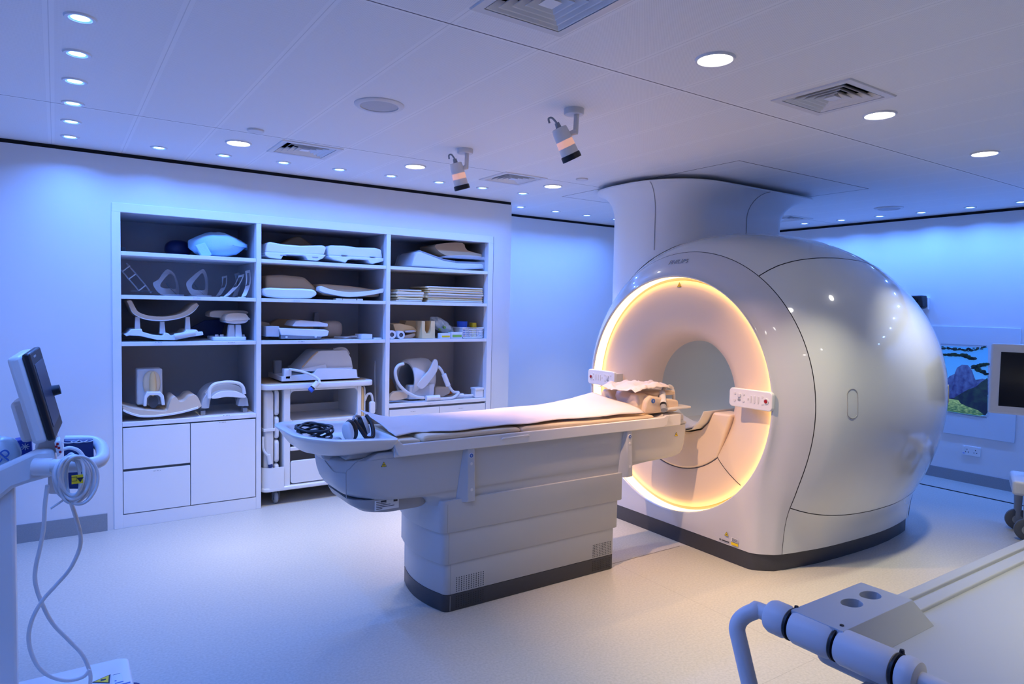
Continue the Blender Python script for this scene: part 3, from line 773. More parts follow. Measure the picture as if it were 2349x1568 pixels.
# under tray with the type label
bm = NB(); loft(bm, [[(x, y, z) for x, y in rrect(a, b, BY0+.03, BY1-.03, .10, 8)] for z, a, b in ((.542, 1.19, 1.50), (.546, 1.165, 1.505), (.575, 1.12, 1.505), (.61, 1.10, 1.505))]); ut = obj('under_tray', bm, M_bedd, tab, smooth=50)
bm = NB(); box(bm, 1.205, 1.325, BY0+.0285, BY0+.031, .556, .603); lb = obj('type_label', bm, M_label, ut, smooth=0)
bm = NB()
for k in range(5): box(bm, 1.212, 1.212+.03+.02*((k*7) % 4), BY0+.0275, BY0+.0288, .562+.008*k, .5645+.008*k)
box(bm, 1.235, 1.262, BY0+.0275, BY0+.0288, .592, .600); box(bm, 1.298, 1.318, BY0+.0275, BY0+.0288, .588, .600)
obj('label_print', bm, M_ink, lb, smooth=0)
# end seam and parting lines
bm = NB(); tube(bm, [(1.062, BY0+.009, .64), (1.061, BY0+.011, .70), (1.062, BY0+.012, .758), (1.075, BY0+.0035, .775), (1.10, BY0-.001, .80), (1.14, BY0-.001, .815)], .002, 6); obj('side_seam', bm, M_bedd, tab)
bm = NB(); tube(bm, [(1.060, BY0+.010, .755), (1.042, BY0+.05, .752), (1.03, BY0+.10, .752), (1.027, BC, .79)], .0022, 6); obj('end_seam', bm, M_bedd, tab)
# side posts
def post(xa, xb, z0, z1):
    yy = BY0
    bm = NB(); loft(bm, [[(xa-.055, yy+.001, z0), (xb+.004, yy+.001, z0), (xb, yy-.034, z0), (xa, yy-.034, z0)], [(xa-.012, yy+.001, z1), (xb+.002, yy+.001, z1), (xb, yy-.020, z1), (xa+.003, yy-.020, z1)]])
    p = obj('side_post', bm, M_bed, tab, bevel=.004)
    def dot(z, r, m, nm, d=.0015):
        t = (z-z0)/(z1-z0); y = yy-.034+.014*t; xm = (xa+xb)/2
        bm = NB(); cyl(bm, (xm, y+.001, z), (xm, y-d, z), r, r*.9, 18); return obj(nm, bm, m, p)
    dot(z1-.045, .0135, M_label, 'symbol_badge'); dot(z1-.045, .0115, M_bluesm, 'symbol_disc', .002); 
    t_ = text('symbol', 'II', .012, basis(((xa+xb)/2, yy-.0255, z1-.045), (1, 0, 0), (0, 0, 1)), M_label, p)
    dot(z1-.085, .0085, M_plas, 'screw_cap'); dot(z0+.06, .0085, M_plas, 'screw_cap')
post(1.665, 1.708, .545, .818); post(2.735, 2.775, .535, .815)
warn(Vector((1.235, BY0-.0005, .775)), (1, 0, 0), EZ, .024, tab); warn(Vector((3.17, BY0-.0005, .742)), (1, 0, 0), EZ, .026, tab)
# table top: white shallow rail
tp = [(1.285, .845), (1.305, .815), (3.02, .812), (3.06, .814), (3.075, .835), (3.10, .862), (3.16, .868), (3.16, .874), (3.09, .874), (3.055, .850), (1.285, .852)]
bm = NB(); prism(bm, [(1.285, .858), (1.30, .812), (3.035, .808), (3.062, .816), (3.085, .866), (3.195, .870), (3.2, .80), (1.31, .80)][::-1], 'y', BY0-.016, BY1+.016); bm.free()
bm = NB(); prism(bm, [(1.283, .802), (3.2, .799), (3.2, .868), (3.09, .868), (3.05, .852), (1.283, .852)], 'y', BY0-.008, BY1+.008); obj('table_top', bm, M_tray, tab, bevel=.004)
for ya, yb in ((BY0-.026, BY0-.0085), (BY1+.0085, BY1+.026)):
    bm = NB(); prism(bm, [(1.268, .884), (1.28, .850), (1.295, .815), (1.31, .808), (3.03, .803), (3.055, .812), (3.082, .872), (3.05, .872), (3.03, .862), (1.32, .864), (1.292, .886)], 'y', ya, yb); obj('side_rail', bm, M_tray, tab, bevel=.004)
bm = NB(); tube(bm, [(1.86, BY0-.027, .838), (1.865, BY0-.034, .845), (2.02, BY0-.034, .847), (2.03, BY0-.027, .840)], .004, 6, smooth=False); obj('rail_clip', bm, M_tray, tab)
bm = NB(); box(bm, 3.20, 3.275, BY0+.03, BY1-.03, .80, .862); obj('table_nose', bm, M_plas, tab, bevel=.015)
# mattress pads (two), lifted slightly above the rail
bm = NB(); prism(bm, [(1.305, .853), (1.415, .853), (1.425, .862), (1.415, .874), (1.315, .882), (1.30, .872)], 'y', BY0+.0, BY1-.0); obj('mattress', bm, M_cream, tab, bevel=.008)
bm = NB(); prism(bm, [(1.425, .858), (1.98, .858), (2.0, .868), (1.98, .884), (1.46, .890), (1.43, .884)], 'y', BY0-.006, BY1+.006); obj('mattress', bm, M_cream, tab, bevel=.01)
bm = NB(); prism(bm, [(2.0, .853), (2.96, .853), (2.98, .862), (2.96, .876), (2.03, .886), (2.0, .880)], 'y', BY0-.004, BY1+.004); obj('mattress', bm, M_cream, tab, bevel=.01)
# foot tray with a raised lip
def tplan(x0, x1, y0, y1, r): return rrect(x0, x1, y0, y1, r, 10)
def tp_ring(x0, x1, y0, y1, rl, zfun):
    out = []
    for cx, cy, r, a0 in ((x1-.02, y1-.02, .02, 0), (x0+rl, y1-rl, rl, 90), (x0+rl, y0+rl, rl, 180), (x1-.02, y0+.02, .02, 270)):
        for k in range(11):
            a = rad(a0+90*k/10); x, y = cx+r*cos(a), cy+r*sin(a); out.append((x, y, zfun(x)))
    return out
lz = lambda x: .928-.035*min(1, (x-.86)/.30) if x < 1.16 else .893
R_ = [tp_ring(.955, 1.27, BY0+.03, BY1-.03, .12, lambda x: .830), tp_ring(.905, 1.285, BY0+.0, BY1-.0, .15, lambda x: .845), tp_ring(.862, 1.29, BY0-.03, BY1+.03, .17, lambda x: lz(x)-.022),
      tp_ring(.846, 1.292, BY0-.045, BY1+.045, .175, lambda x: lz(x)-.008), tp_ring(.845, 1.292, BY0-.045, BY1+.045, .175, lz), tp_ring(.852, 1.29, BY0-.038, BY1+.038, .17, lambda x: lz(x)+.004),
      tp_ring(.885, 1.285, BY0-.002, BY1+.002, .15, lambda x: lz(x)+.003), tp_ring(.895, 1.28, BY0+.006, BY1-.006, .145, lambda x: lz(x)-.008), tp_ring(.93, 1.26, BY0+.035, BY1-.035, .12, lambda x: .856)]
bm = NB(); loft(bm, R_, True, True); obj('foot_tray', bm, M_tray, tab, smooth=60)
bm = NB(); prism(bm, [(.985, .835), (1.0, .795), (1.06, .772), (1.085, .80), (1.10, .832)], 'y', BC-.10, BC+.10); obj('tray_bracket', bm, M_bed, tab, bevel=.01)

# sheet, head coil, cloth, plug, headphones, cable
def sheet():
    bm = NB(); nx, ny = 90, 26; G = []
    for i in range(nx+1):
        t = i/nx; x = 1.305 + 1.585*t; row = []
        yl = BY0 + .015 + .055*max(0, 1-abs(t-.08)/.10) + (.012*sin(t*23)); 
        if t > .8: yl -= .01
        for j in range(ny+1):
            s = j/ny; y = yl + (BY1-.005-yl)*s
            z = .8975 + .010*sin(min(1, s*5)*pi/2) + .006*noise.noise((x*2.2, y*5, 1.3)) + .003*noise.noise((x*9, y*9, 4))
            if t < .12: z += .055*max(0, (.12-t)/.12)**1.5*max(0, s-.2)*1.2 - (.003 if s < .2 else 0)
            if t > .72: z += .055*((t-.72)/.28)**1.3*(s**.7)
            row.append(bm.verts.new((x, y, z)))
        G.append(row)
    for i in range(nx):
        for j in range(ny): face(bm, (G[i][j], G[i+1][j], G[i+1][j+1], G[i][j+1]))
    return tag(obj('bed_sheet', bm, M_paper, smooth=60, solid=.002), 'pale pinkish disposable sheet spread over the patient table mattress', 'sheet')
sheet()
hc = thing('head_coil', 'ivory head coil base with cradle lying at the scanner end of the table', 'head coil', (3.05, BC, .877))
cr_ = [(BC-.17, .877), (BC+.17, .877), (BC+.17, .96), (BC+.155, .995), (BC+.10, .995), (BC+.075, .955), (BC+.03, .915), (BC, .908), (BC-.03, .915), (BC-.075, .955), (BC-.10, .995), (BC-.155, .995), (BC-.17, .96)]
bm = NB(); prism(bm, cr_, 'x', 2.905, 3.0); obj('cradle', bm, M_cream, hc, bevel=.015, seg=3)
bm = NB(); prism(bm, [(2.93, .877), (3.22, .877), (3.235, .90), (3.23, .945), (3.05, .975), (2.98, .99), (2.945, .96)], 'y', BC-.20, BC+.17); obj('coil_base', bm, M_funnel, hc, bevel=.018, seg=3)
bm = NB(); rslab(bm, 3.03, 3.26, BC-.16, BC+.15, .975, .998, .04, .008); obj('neck_pad', bm, M_cream, hc)
bm = NB(); rslab(bm, 3.08, 3.315, BC-.24, BC+.02, .897, .908, .03, .004); obj('handle_plate', bm, M_plas, hc)
bm = NB(); cyl(bm, (3.0, BC-.205, .955), (3.0, BC-.199, .955), .014, .014, 20); bd = obj('symbol_badge', bm, M_bluesm, hc)
text('symbol', '1', .018, basis((3.0, BC-.2055, .955), (1, 0, 0), (0, 0, 1)), M_label, bd)
bm = NB(); tube(bm, [(3.14, BC-.12, .955), (3.20, BC-.10, 1.01), (3.27, BC-.09, 1.02), (3.285, BC-.10, .985), (3.26, BC-.13, .94), (3.24, BC-.14, .91)], .011, 8); obj('carry_handle', bm, M_plas, hc)
bm = NB(); cyl(bm, (3.12, BC-.16, .985), (3.075, BC-.215, .935), .022, .019, 16); cyl(bm, (3.125, BC-.155, .99), (3.14, BC-.14, .999), .022, .010, 16); o = obj('connector', bm, M_tray, hc)
bm = NB(); cyl(bm, (3.074, BC-.216, .934), (3.064, BC-.226, .925), .0195, .0195, 14); obj('connector_collar', bm, M_black, o)
bm = NB(); cyl(bm, (3.063, BC-.227, .924), (3.042, BC-.252, .902), .0185, .0185, 14); obj('connector_tip', bm, M_midgrey, o)
def cloth():
    bm = NB(); nx, ny = 44, 30; G = []
    for i in range(nx+1):
        row = []
        for j in range(ny+1):
            u, v = i/nx-.5, j/ny-.5
            x = 3.02 + .36*u + .03*noise.noise((v*4, u*3, 2)); y = BC-.03 + .33*v + .03*noise.noise((u*5, v*3, 7))
            z = 1.034 + .030*noise.noise((u*4, v*4, 3)) + .014*abs(noise.noise((u*9, v*9, 9))) - .03*max(0, -u*2-.35) - .02*max(0, abs(v)*2-.7) + .02*max(0, .3-abs(u+.1))
            row.append(bm.verts.new((x, y, z)))
        G.append(row)
    for i in range(nx):
        for j in range(ny): face(bm, (G[i][j], G[i+1][j], G[i+1][j+1], G[i][j+1]))
    return tag(obj('crumpled_cloth', bm, M_paper, smooth=60, solid=.002), 'crumpled white cloth lying on top of the head coil', 'cloth')
cloth()
hp = thing('headphones', 'grey padded headphones with a black band lying in the foot tray', 'headphones', (1.20, BC-.02, .857))
def cup(c, d, nm):
    c, d = Vector(c), Vector(d).normalized(); s, u = frame(d)
    bm = NB(); rr = []
    for r, h in ((.030, -.026), (.038, -.022), (.040, -.008)):
        rr.append([c+d*h+s*(r*.85*cos(2*pi*k/24))+u*(r*1.15*sin(2*pi*k/24)) for k in range(24)])
    loft(bm, rr); o = obj('ear_cup', bm, M_plas, hp, smooth=60)
    bm = NB(); rr = []
    for r, h in ((.041, -.008), (.046, .004), (.040, .016), (.02, .012), (.018, .008)):
        rr.append([c+d*h+s*(r*.85*cos(2*pi*k/24))+u*(r*1.15*sin(2*pi*k/24)) for k in range(24)])
    loft(bm, rr); obj('ear_cushion', bm, M_black, o, smooth=60)
cup((1.12, BC-.12, .922), (.9, .35, .15), 'a'); cup((1.215, BC-.03, .922), (-.8, .2, -.3), 'b')
bm = NB(); tube(bm, [(1.135, BC-.12, .972), (1.17, BC-.115, .925), (1.20, BC-.12, .882), (1.235, BC-.11, .885), (1.25, BC-.06, .93), (1.24, BC-.015, .968)], .010, 8); obj('head_band', bm, M_black, hp)
bm = NB(); tube(bm, [(1.135, BC-.115, .968), (1.165, BC-.06, .978), (1.20, BC-.03, .968)], .007, 8); obj('band_clip', bm, M_midgrey, hp)
bm = NB(); pts = []
for k in range(46):
    a = k*.62; r = .115+.016*sin(k*1.7); pts.append((1.005+r*.62*cos(a), BC+.045+r*sin(a)*1.0, .878+.045*abs(sin(k*.37))))
tube(bm, pts, .0065, 7, k=5)
tag(obj('cable_coil', bm, M_black, smooth=60), 'black rubber cable coiled in the foot tray beside the headphones', 'cable')
for k, (px, py, rz, lab) in enumerate(((728, 994, .3, 'grey round plug at the left end of the plugs in the foot tray'), (770, 997, .9, 'grey round plug in the foot tray next to the black cable'))):
    p = YP(px, py, BY0+.092); 
    bm = NB(); cyl(bm, (p.x, p.y, .881), (p.x+.036*cos(rz), p.y+.036*sin(rz), .881), .015, .018, 16); cyl(bm, (p.x+.036*cos(rz), p.y+.036*sin(rz), .881), (p.x+.050*cos(rz), p.y+.050*sin(rz), .881), .012, .008, 12)
    tag(obj('cable_plug', bm, M_midgrey), lab, 'plug', 'grey plugs in the foot tray')
# ================================================================ SHELVING UNIT
YF, YB = WY_S, 5.655
Z1, Z2, Z3, ZC, ZT = 1.823, 1.540, 1.231, .703, 2.074
BAYS = [(.352, 1.196), (1.230, 2.197), (2.232, 3.155)]
su = thing('shelving_unit', 'white built-in three-bay shelving wall with drawers and doors below', 'shelving', (1.75, YF, 0))
def part(name, boxes, m, parent=su, bevel=.0015):
    bm = NB()
    for b in boxes: box(bm, *b)
    return obj(name, bm, m, parent, smooth=0, bevel=bevel)
part('back_panel', [(.33, 3.17, YB, YB+.012, .0, ZT+.02)], M_inner_shade)
part('top_panel', [(.33, 3.172, YF, YB, ZT, ZT+.02)], M_inner_shade)
part('top_fascia', [(.305, 3.205, YF-.006, YF+.02, ZT-.002, ZT+.056)], M_white)
part('end_stile', [(.302, .352, YF-.006, YF+.06, 0, ZT-.002)], M_white); part('end_stile', [(3.155, 3.205, YF-.006, YF+.06, 0, ZT-.002)], M_white)
for a, b in ((1.196, 1.230), (2.197, 2.232)): part('divider_stile', [(a, b, YF-.004, YF+.06, 0, ZT-.002)], M_white)
for a, b in ((.338, .352), (1.196, 1.230), (2.197, 2.232), (3.155, 3.169)): part('side_panel', [(a, b, YF+.066, YB, 0, ZT)], M_inner_shade)
for a, b in ((1.199, 1.227), (2.2, 2.229), (.330, .34), (3.166, 3.17)): part('panel_gap', [(a, b, YF+.058, YF+.068, 0, ZT)], M_void, bevel=0)
for k, (a, b) in enumerate(BAYS):
    for z in (Z1, Z2, Z3): part('shelf', [(a+.001, b-.001, YF, YB, z-.0272, z-.0012)], M_white)
for a, b in (BAYS[0], BAYS[2]): part('counter', [(a+.001, b-.001, YF-.004, YB, ZC-.0292, ZC-.0012)], M_white)
for bb in (BAYS[0], BAYS[2]): part('cabinet_carcass', [(bb[0], bb[1], YF+.03, YB, .09, ZC-.032)], M_midgrey, bevel=0)
part('plinth', [(.352, 1.196, YF-.002, YF+.03, 0, .088)], M_white); part('plinth', [(2.232, 3.155, YF-.002, YF+.03, 0, .088)], M_white)
part('drawer', [(.356, .757, YF-.004, YF+.018, .392, .664)], M_white); part('drawer', [(.356, .757, YF-.004, YF+.018, .094, .374)], M_white)
part('door', [(.762, 1.191, YF-.004, YF+.018, .094, .664)], M_white)
part('door', [(2.237, 2.690, YF-.004, YF+.018, .094, .655)], M_white); part('door', [(2.695, 3.150, YF-.004, YF+.018, .094, .655)], M_white)
def smalltext(px, py, s='mri coil'):
    bm = NB(); p = YP(px, py, YF-.0045)
    for k, w in enumerate((.008, .005, .010, .006, .007)): box(bm, p.x-.02+k*.0095, p.x-.02+k*.0095+w*.75, YF-.0052, YF-.004, p.z-.0018, p.z+.0018)
    obj('label_strip', bm, M_midgrey, su, smooth=0)
for p in ((363, 785), (531, 785), (359, 961), (519, 952), (510, 968), (360, 1079), (451, 683), (680, 690), (691, 783), (986, 926), (947, 943), (1057, 936)): smalltext(*p)
part('hanging_film', [], M_film) if False else None

def cxl(x, px):
    a, b = BAYS[0] if px < 594 else BAYS[1] if px < 891 else BAYS[2]
    return min(max(x, a+.005), b-.005)
def pp(pts, y, zmin=None):
    out = []
    for a, b in pts:
        q = YP(a, b, y); out.append((cxl(q.x, a), max(q.z, zmin) if zmin is not None else q.z))
    return out
def ps(pts, y, zmin=None, k=4, closed=False):
    P = spline([(a, b, 0) for a, b in pts], k, closed); return pp([(v.x, v.y) for v in P], y, zmin)
def slab(name, poly, y0, y1, m, parent, bevel=.006, seg=2):
    bm = NB(); prism(bm, poly, 'y', y0, y1); return obj(name, bm, m, parent, bevel=bevel, seg=seg)
def rx(px, y=5.15): return cxl(YP(px, 700, y).x, px)
E5 = .0006
# ---- left bay, top shelf
def pillow_fn(c, s, m, name, lab, cat, seed, e=2.6, amp=.02):
    bm = NB()
    def fn(v):
        ex = 1-.25*abs(v.x/s[0])**3
        v = Vector((v.x, v.y, v.z*ex)); n = noise.noise((v.x*7+seed, v.y*6, v.z*9)); n2 = noise.noise((v.x*19+seed, v.y*15, v.z*21))
        return v*(1+amp*2.4*n) + Vector((0, 0, amp*.5*n2))
    blob(bm, c, s, e, 44, 26, fn)
    zmin = min(v.co.z for v in bm.verts)
    for v in bm.verts: v.co.z += 0 
    o = obj(name, bm, m, smooth=70); return tag(o, lab, cat)
p0, p1 = YP(436, 560, 5.2), YP(574, 560, 5.2)
bm = NB()
G = []
cx, hw = (p0.x+p1.x)/2+.0, (p1.x-p0.x)/2-.004
def pil(v):
    u = v.x/hw; z = v.z
    fold = .014*noise.noise((v.x*14, v.y*9, v.z*16+2)) + .012*abs(noise.noise((v.x*25, v.y*7, 3)))
    z = z*(.55+.45*(1-abs(u)**2.2)) + (.018*u if z < 0 else -.02*max(0, u))
    return Vector((v.x*(1+.06*fold*8), v.y, z + fold*(1 if z > -.06 else .0)))
blob(bm, (cx, 5.30, Z1+.088), (hw, .17, .092), 2.5, 48, 26, pil)
zm = min(v.co.z for v in bm.verts); bmesh.ops.translate(bm, vec=(0, 0, Z1-zm), verts=bm.verts)
t = thing('bagged_pillow', 'large pale blue crinkled cloth bag like a pillow on the top left shelf', 'pillow', (cx, 5.3, Z1))
obj('pillow_bag', bm, M_nonwoven, t, smooth=70)
bm = NB(); q = [YP(a, b, 5.12) for a, b in ((448, 562), (470, 556), (486, 583), (482, 592), (462, 589))]
loft(bm, [[(v.x, v.y, max(v.z, Z1+.002)) for v in q], [(v.x, v.y+.05, max(v.z, Z1+.002)) for v in q]]); obj('bag_flap', bm, M_nonwoven, t, bevel=.004)
bm = NB(); blob(bm, (rx(428), 5.53, Z1+.066), (.09, .085, .065), 2.3); tag(obj('bagged_roll', bm, M_navy), 'dark blue rounded bundle behind the pale blue pillow bag', 'bundle')
bm = NB(); rslab(bm, .356, .385, 5.10, 5.19, Z1, Z1+.026, .006, .004); tag(obj('small_box', bm, M_black), 'small black box at the left end of the top left shelf', 'box')
# ---- left bay, second shelf: clear acrylic pieces
t = thing('acrylic_frame', 'clear acrylic ladder frame leaning on the second left shelf', 'frame', (rx(315), 5.3, Z2))
def acr(pts, y, r=.004, name='rod', m=M_clear, yb=None):
    bm = NB(); P = [YP(a, b, y) for a, b in pts]; tube(bm, [(v.x, v.y, max(v.z, Z2+r)) for v in P], r, 8, smooth=False); return obj(name, bm, m, t)
acr([(290, 603), (312, 628), (335, 655), (347, 672)], 5.30, .005); acr([(276, 617), (296, 640), (320, 668)], 5.30, .005, 'rod')
for a, b in (((281, 622), (298, 609)), ((295, 640), (311, 628)), ((318, 667), (334, 654))): acr([a, b], 5.296, .004, 'rung', M_tray)
acr([(300, 667), (352, 668)], 5.25, .003, 'foot_bar', M_dkgrey)
def faceplate(pts, inner, lab, arm):
    c = YP((pts[0][0]+pts[2][0])/2, 660, 5.24); tt = thing('face_shield', lab, 'acrylic shield', (c.x, 5.24, Z2), 'clear acrylic shields')
    out = ps(pts, 5.22, Z2, 4, True); ins = ps(inner, 5.22, Z2+.01, 4, True)
    n = len(out); bm = NB()
    cur = lambda q, d: (q[0], 5.22 + d + 1.2*(q[0]-c.x)**2*6, q[1])
    m_ = len(ins); ins = [ins[int(k*m_/n)] for k in range(n)]
    loft(bm, [[cur(q, 0) for q in out], [cur(q, .004) for q in out], [cur(q, .004) for q in ins], [cur(q, 0) for q in ins]], wrap=True); obj('shield_plate', bm, M_clear, tt)
    bm = NB(); q = YP(arm[0], arm[1], 5.27); x0 = q.x; rslab(bm, x0-.07, x0+.07, 5.21, 5.40, Z2, Z2+.012, .03); obj('shield_base', bm, M_clear, tt)
    bm = NB(); tube(bm, [(x0-.04, 5.28, Z2+.09), (x0-.01, 5.28, Z2+.05), (x0+.025, 5.28, Z2+.014)], .003, 6); obj('pin', bm, M_dkgrey, tt)
faceplate([(351, 651), (364, 640), (374, 626), (386, 617), (405, 627), (417, 650), (420, 668), (412, 677), (370, 675)], [(368, 652), (388, 629), (402, 632), (409, 652), (408, 661), (390, 661), (374, 660)], 'clear acrylic face plate with a square notch, left of the rounded one', (396, 676))
faceplate([(428, 650), (440, 635), (456, 622), (470, 617), (480, 632), (483, 650), (479, 677), (450, 677), (436, 672)], [(440, 655), (452, 638), (466, 626), (473, 640), (474, 658), (470, 665), (446, 664)], 'clear acrylic face plate with a rounded top, right of the notched one', (460, 676))
def bracket(base, top, w, y, m, lab):
    """bent acrylic strip with a slot: base/top are photo points of the left edge"""
    a, b = YP(*base, y), YP(*top, y); a.z = Z2+.002
    tt = thing('slotted_bracket', lab, 'bracket', (a.x, y, Z2), 'bent slotted brackets')
    d = (b-a); n = 9; sx = Vector((1, 0, 0))
    def strip(off0, off1, s0, s1, nm):
        bm = NB(); R = []
        for k in range(n+1):
            s = s0+(s1-s0)*k/n; bow = .018*sin(pi*s); c = a + d*s + Vector((bow, 0.05*s, 0)); R.append([c+sx*off0+Vector((0, -.002, .012*off0/w)), c+sx*off1+Vector((0, -.002, .012)), c+sx*off1+Vector((0, .003, .012)), c+sx*off0+Vector((0, .003, 0))])
        loft(bm, R); return bm
    bm = strip(0, w, 0, .42, ''); 
    for o0, o1, s0, s1 in ((0, w*.22, .42, .9), (w*.78, w, .42, .9), (0, w, .9, 1)):
        b2 = strip(o0, o1, s0, s1, ''); me = bpy.data.meshes.new('t'); b2.to_mesh(me); b2.free(); bm.from_mesh(me); bpy.data.meshes.remove(me)
    obj('bracket_plate', bm, m, tt)
    bm = NB(); box(bm, a.x-.02, a.x+w*.9, y-.005, y+.06, Z2, Z2+.005); obj('bracket_foot', bm, m, tt)
bracket((494, 676), (512, 634), .035, 5.28, M_clear, 'small clear slotted bracket, leftmost of the bent brackets')
bracket((512, 679), (551, 631), .040, 5.20, M_tray, 'white slotted bracket leaning right, in front of a clear one')
bracket((532, 676), (541, 627), .034, 5.36, M_clear, 'clear slotted bracket behind, between the two white ones')
bracket((553, 680), (566, 621), .034, 5.17, M_tray, 'white slotted bracket, rightmost against the shelf divider')
# ---- left bay, third shelf
t = thing('cradle_coil', 'beige curved cradle coil raised on posts on the third left shelf', 'coil', (rx(372), 5.25, Z3))
yc0, yc1 = 5.12, 5.42
top = [(291, 690), (301, 688), (308, 700), (318, 715), (340, 723), (372, 726), (405, 722), (428, 712), (440, 700), (452, 694)]
bot = [(456, 701), (446, 713), (430, 724), (405, 732), (372, 736), (340, 734), (318, 727), (304, 717), (297, 703)]
slab('cradle_shell', ps(top, yc0)+ps(bot, yc0), yc0, yc1, M_beige, t, .004)
slab('cradle_rim', [(x, z) for x, z in ps(bot, yc0-.003)] + [(x, z+.006) for x, z in reversed(ps(bot, yc0-.003))], yc0-.006, yc0+.01, M_tray, t, .001)
for px, ph in ((315, 726), (372, 737), (430, 726)):
    bm = NB(); q = YP(px, ph, 5.17); loft(bm, [[(q.x+sx*.018, 5.17+sy*.02, Z3+.05) for sx, sy in ((-1, -1), (1, -1), (1, 1), (-1, 1))], [(q.x+sx*.013, 5.17+sy*.016, q.z) for sx, sy in ((-1, -1), (1, -1), (1, 1), (-1, 1))]]); obj('support_post', bm, M_plas, t, bevel=.003)
slab('cradle_foot', pp([(284, 766), (291, 765), (301, 755), (325, 754), (327, 761), (352, 768), (374, 770), (378, 763), (386, 764), (392, 770), (420, 764), (428, 756), (452, 756), (455, 762), (465, 760), (467, 768), (440, 772), (400, 780), (360, 779), (320, 770), (296, 769), (290, 771)], 5.10, Z3), 5.10, 5.40, M_tray, t, .004)
bm = NB(); a, b = YP(400, 771, 5.085), YP(448, 763, 5.085); cyl(bm, (a.x, 5.085, a.z), (b.x, 5.085, b.z), .018, .018, 14); obj('roller', bm, M_plas, t)
part2 = lambda nm, pts, y0, y1, m, par, bev=.004: slab(nm, pp(pts, y0), y0, y1, m, par, bev)
t = thing('head_rest', 'beige padded T-shaped rest on a column and white base, third left shelf', 'head rest', (rx(530), 5.25, Z3))
bm = NB(); a, b = YP(489, 776, 5.12), YP(566, 770, 5.12); rslab(bm, a.x, b.x, 5.11, 5.38, Z3, Z3+.026, .03, .006); obj('rest_base', bm, M_tray, t)
slab('rest_column', pp([(522, 774), (540, 774), (538, 744), (526, 744)], 5.16, Z3+.02), 5.16, 5.21, M_plas, t, .006); slab('rest_column', pp([(540, 774), (556, 774), (553, 744), (541, 744)], 5.15, Z3+.02), 5.15, 5.2, M_tray, t, .006)
slab('rest_plate', ps([(517, 737), (530, 742), (560, 741), (570, 733), (560, 730), (530, 733)], 5.12, None, 3, True), 5.12, 5.34, M_tray, t, .004)
slab('rest_pad', ps([(516, 731), (520, 722), (535, 718), (562, 719), (570, 727), (573, 733), (545, 735), (520, 736)], 5.11, None, 3, True), 5.11, 5.30, M_beige, t, .01)
slab('rest_pad', ps([(482, 722), (490, 713), (540, 712), (566, 713), (569, 719), (535, 722), (515, 728), (487, 727)], 5.22, None, 3, True), 5.24, 5.42, M_beige, t, .008)
for px in (500, 512, 561): q = rx(px); bm = NB(); cyl(bm, (q, 5.2, Z3+.024), (q, 5.2, Z3+.04), .014, .012, 12); obj('base_knob', bm, M_plas, t)
t_ = slab('dark_pad', pp([(440, 752), (470, 735), (505, 732), (520, 740), (510, 770), (478, 772), (452, 764)], 5.42, Z3), 5.46, 5.50, M_navy, None, .004); tag(t_, 'dark blue flat pad standing behind the coils, third left shelf', 'pad')
# ---- left bay, counter
ZCp = ZC
t = thing('curved_coil', 'long ivory curved coil with leg hollows on the left counter', 'coil', (rx(368), 5.2, ZC))
up = [(275, 931), (285, 932), (310, 938), (345, 942), (381, 943), (388, 930), (394, 915), (404, 910), (412, 921), (424, 919), (436, 908), (452, 908), (463, 931)]
lo = [(455, 937), (420, 947), (380, 954), (345, 957), (318, 956), (290, 947), (277, 939)]
slab('coil_shell', ps(up, 5.07, ZC+.001)+ps(lo, 5.07, ZC+.001), 5.075, 5.36, M_beige, t, .006)
slab('coil_rim', ps(lo, 5.065, ZC+.001)+[(x, z+.014) for x, z in reversed(ps(lo, 5.065, ZC+.001))], 5.068, 5.09, M_tray, t, .002)
t = thing('knee_coil', 'tall white box coil with a peach pad and arched opening on the counter', 'coil', (rx(346), 5.2, ZC+.03))
zb = YP(346, 939, 5.14).z+.026
P = lambda l: pp(l, 5.14, zb)
ou = P([(316, 938), (314, 852), (322, 848), (368, 848), (371, 853), (379, 939)])
bm = NB(); a, b = ou[0], ou[-1]
# body as side walls, a top and a back so the arched opening is real
x0, x1, zt, zmid = a[0], b[0]-.008, ou[2][1], YP(346, 899, 5.14).z
box(bm, x0, x1, 5.20, 5.33, zb, zt); obj('coil_body', bm, M_plas, t, bevel=.012, seg=3)
arch = P([(329, 939), (331, 908), (337, 898), (368, 898), (375, 906), (379, 939), (371, 939), (368, 911), (362, 906), (343, 906), (337, 912), (336, 939)])
slab('arch_front', arch, 5.13, 5.21, M_tray, t, .004)
slab('arch_inner', P([(337, 939), (337, 912), (343, 907), (362, 907), (368, 912), (370, 939)]), 5.192, 5.2, M_bedd, t, .001)
bm = NB(); q = YP(352, 921, 5.185); prism(bm, [(q.x+.030*cos(2*pi*k/20), q.z+.045*sin(2*pi*k/20)) for k in range(20)], 'y', 5.187, 5.195); obj('arch_hole', bm, M_dkgrey, t)
bm = NB(); q = YP(348, 878, 5.19); blob(bm, (q.x, 5.195, q.z), (.054, .02, .085), 2.2); obj('pad_recess', bm, M_cream, t)
bm = NB(); blob(bm, (q.x+.005, 5.175, q.z-.005), (.022, .02, .085), 2.3); obj('pad_ridge', bm, M_foam, t)
t = thing('arched_coil', 'grey half-ring coil with a white arched carry handle on the counter', 'coil', (rx(515), 5.22, ZC))
o1 = ps([(460, 940), (463, 915), (472, 898), (490, 885), (520, 880), (550, 886), (562, 905), (569, 930)], 5.20, ZC)
i1 = ps([(556, 932), (550, 912), (540, 900), (515, 897), (495, 902), (484, 915), (480, 936)], 5.20, ZC)
slab('coil_arch', o1+i1, 5.20, 5.42, M_plas, t, .006)
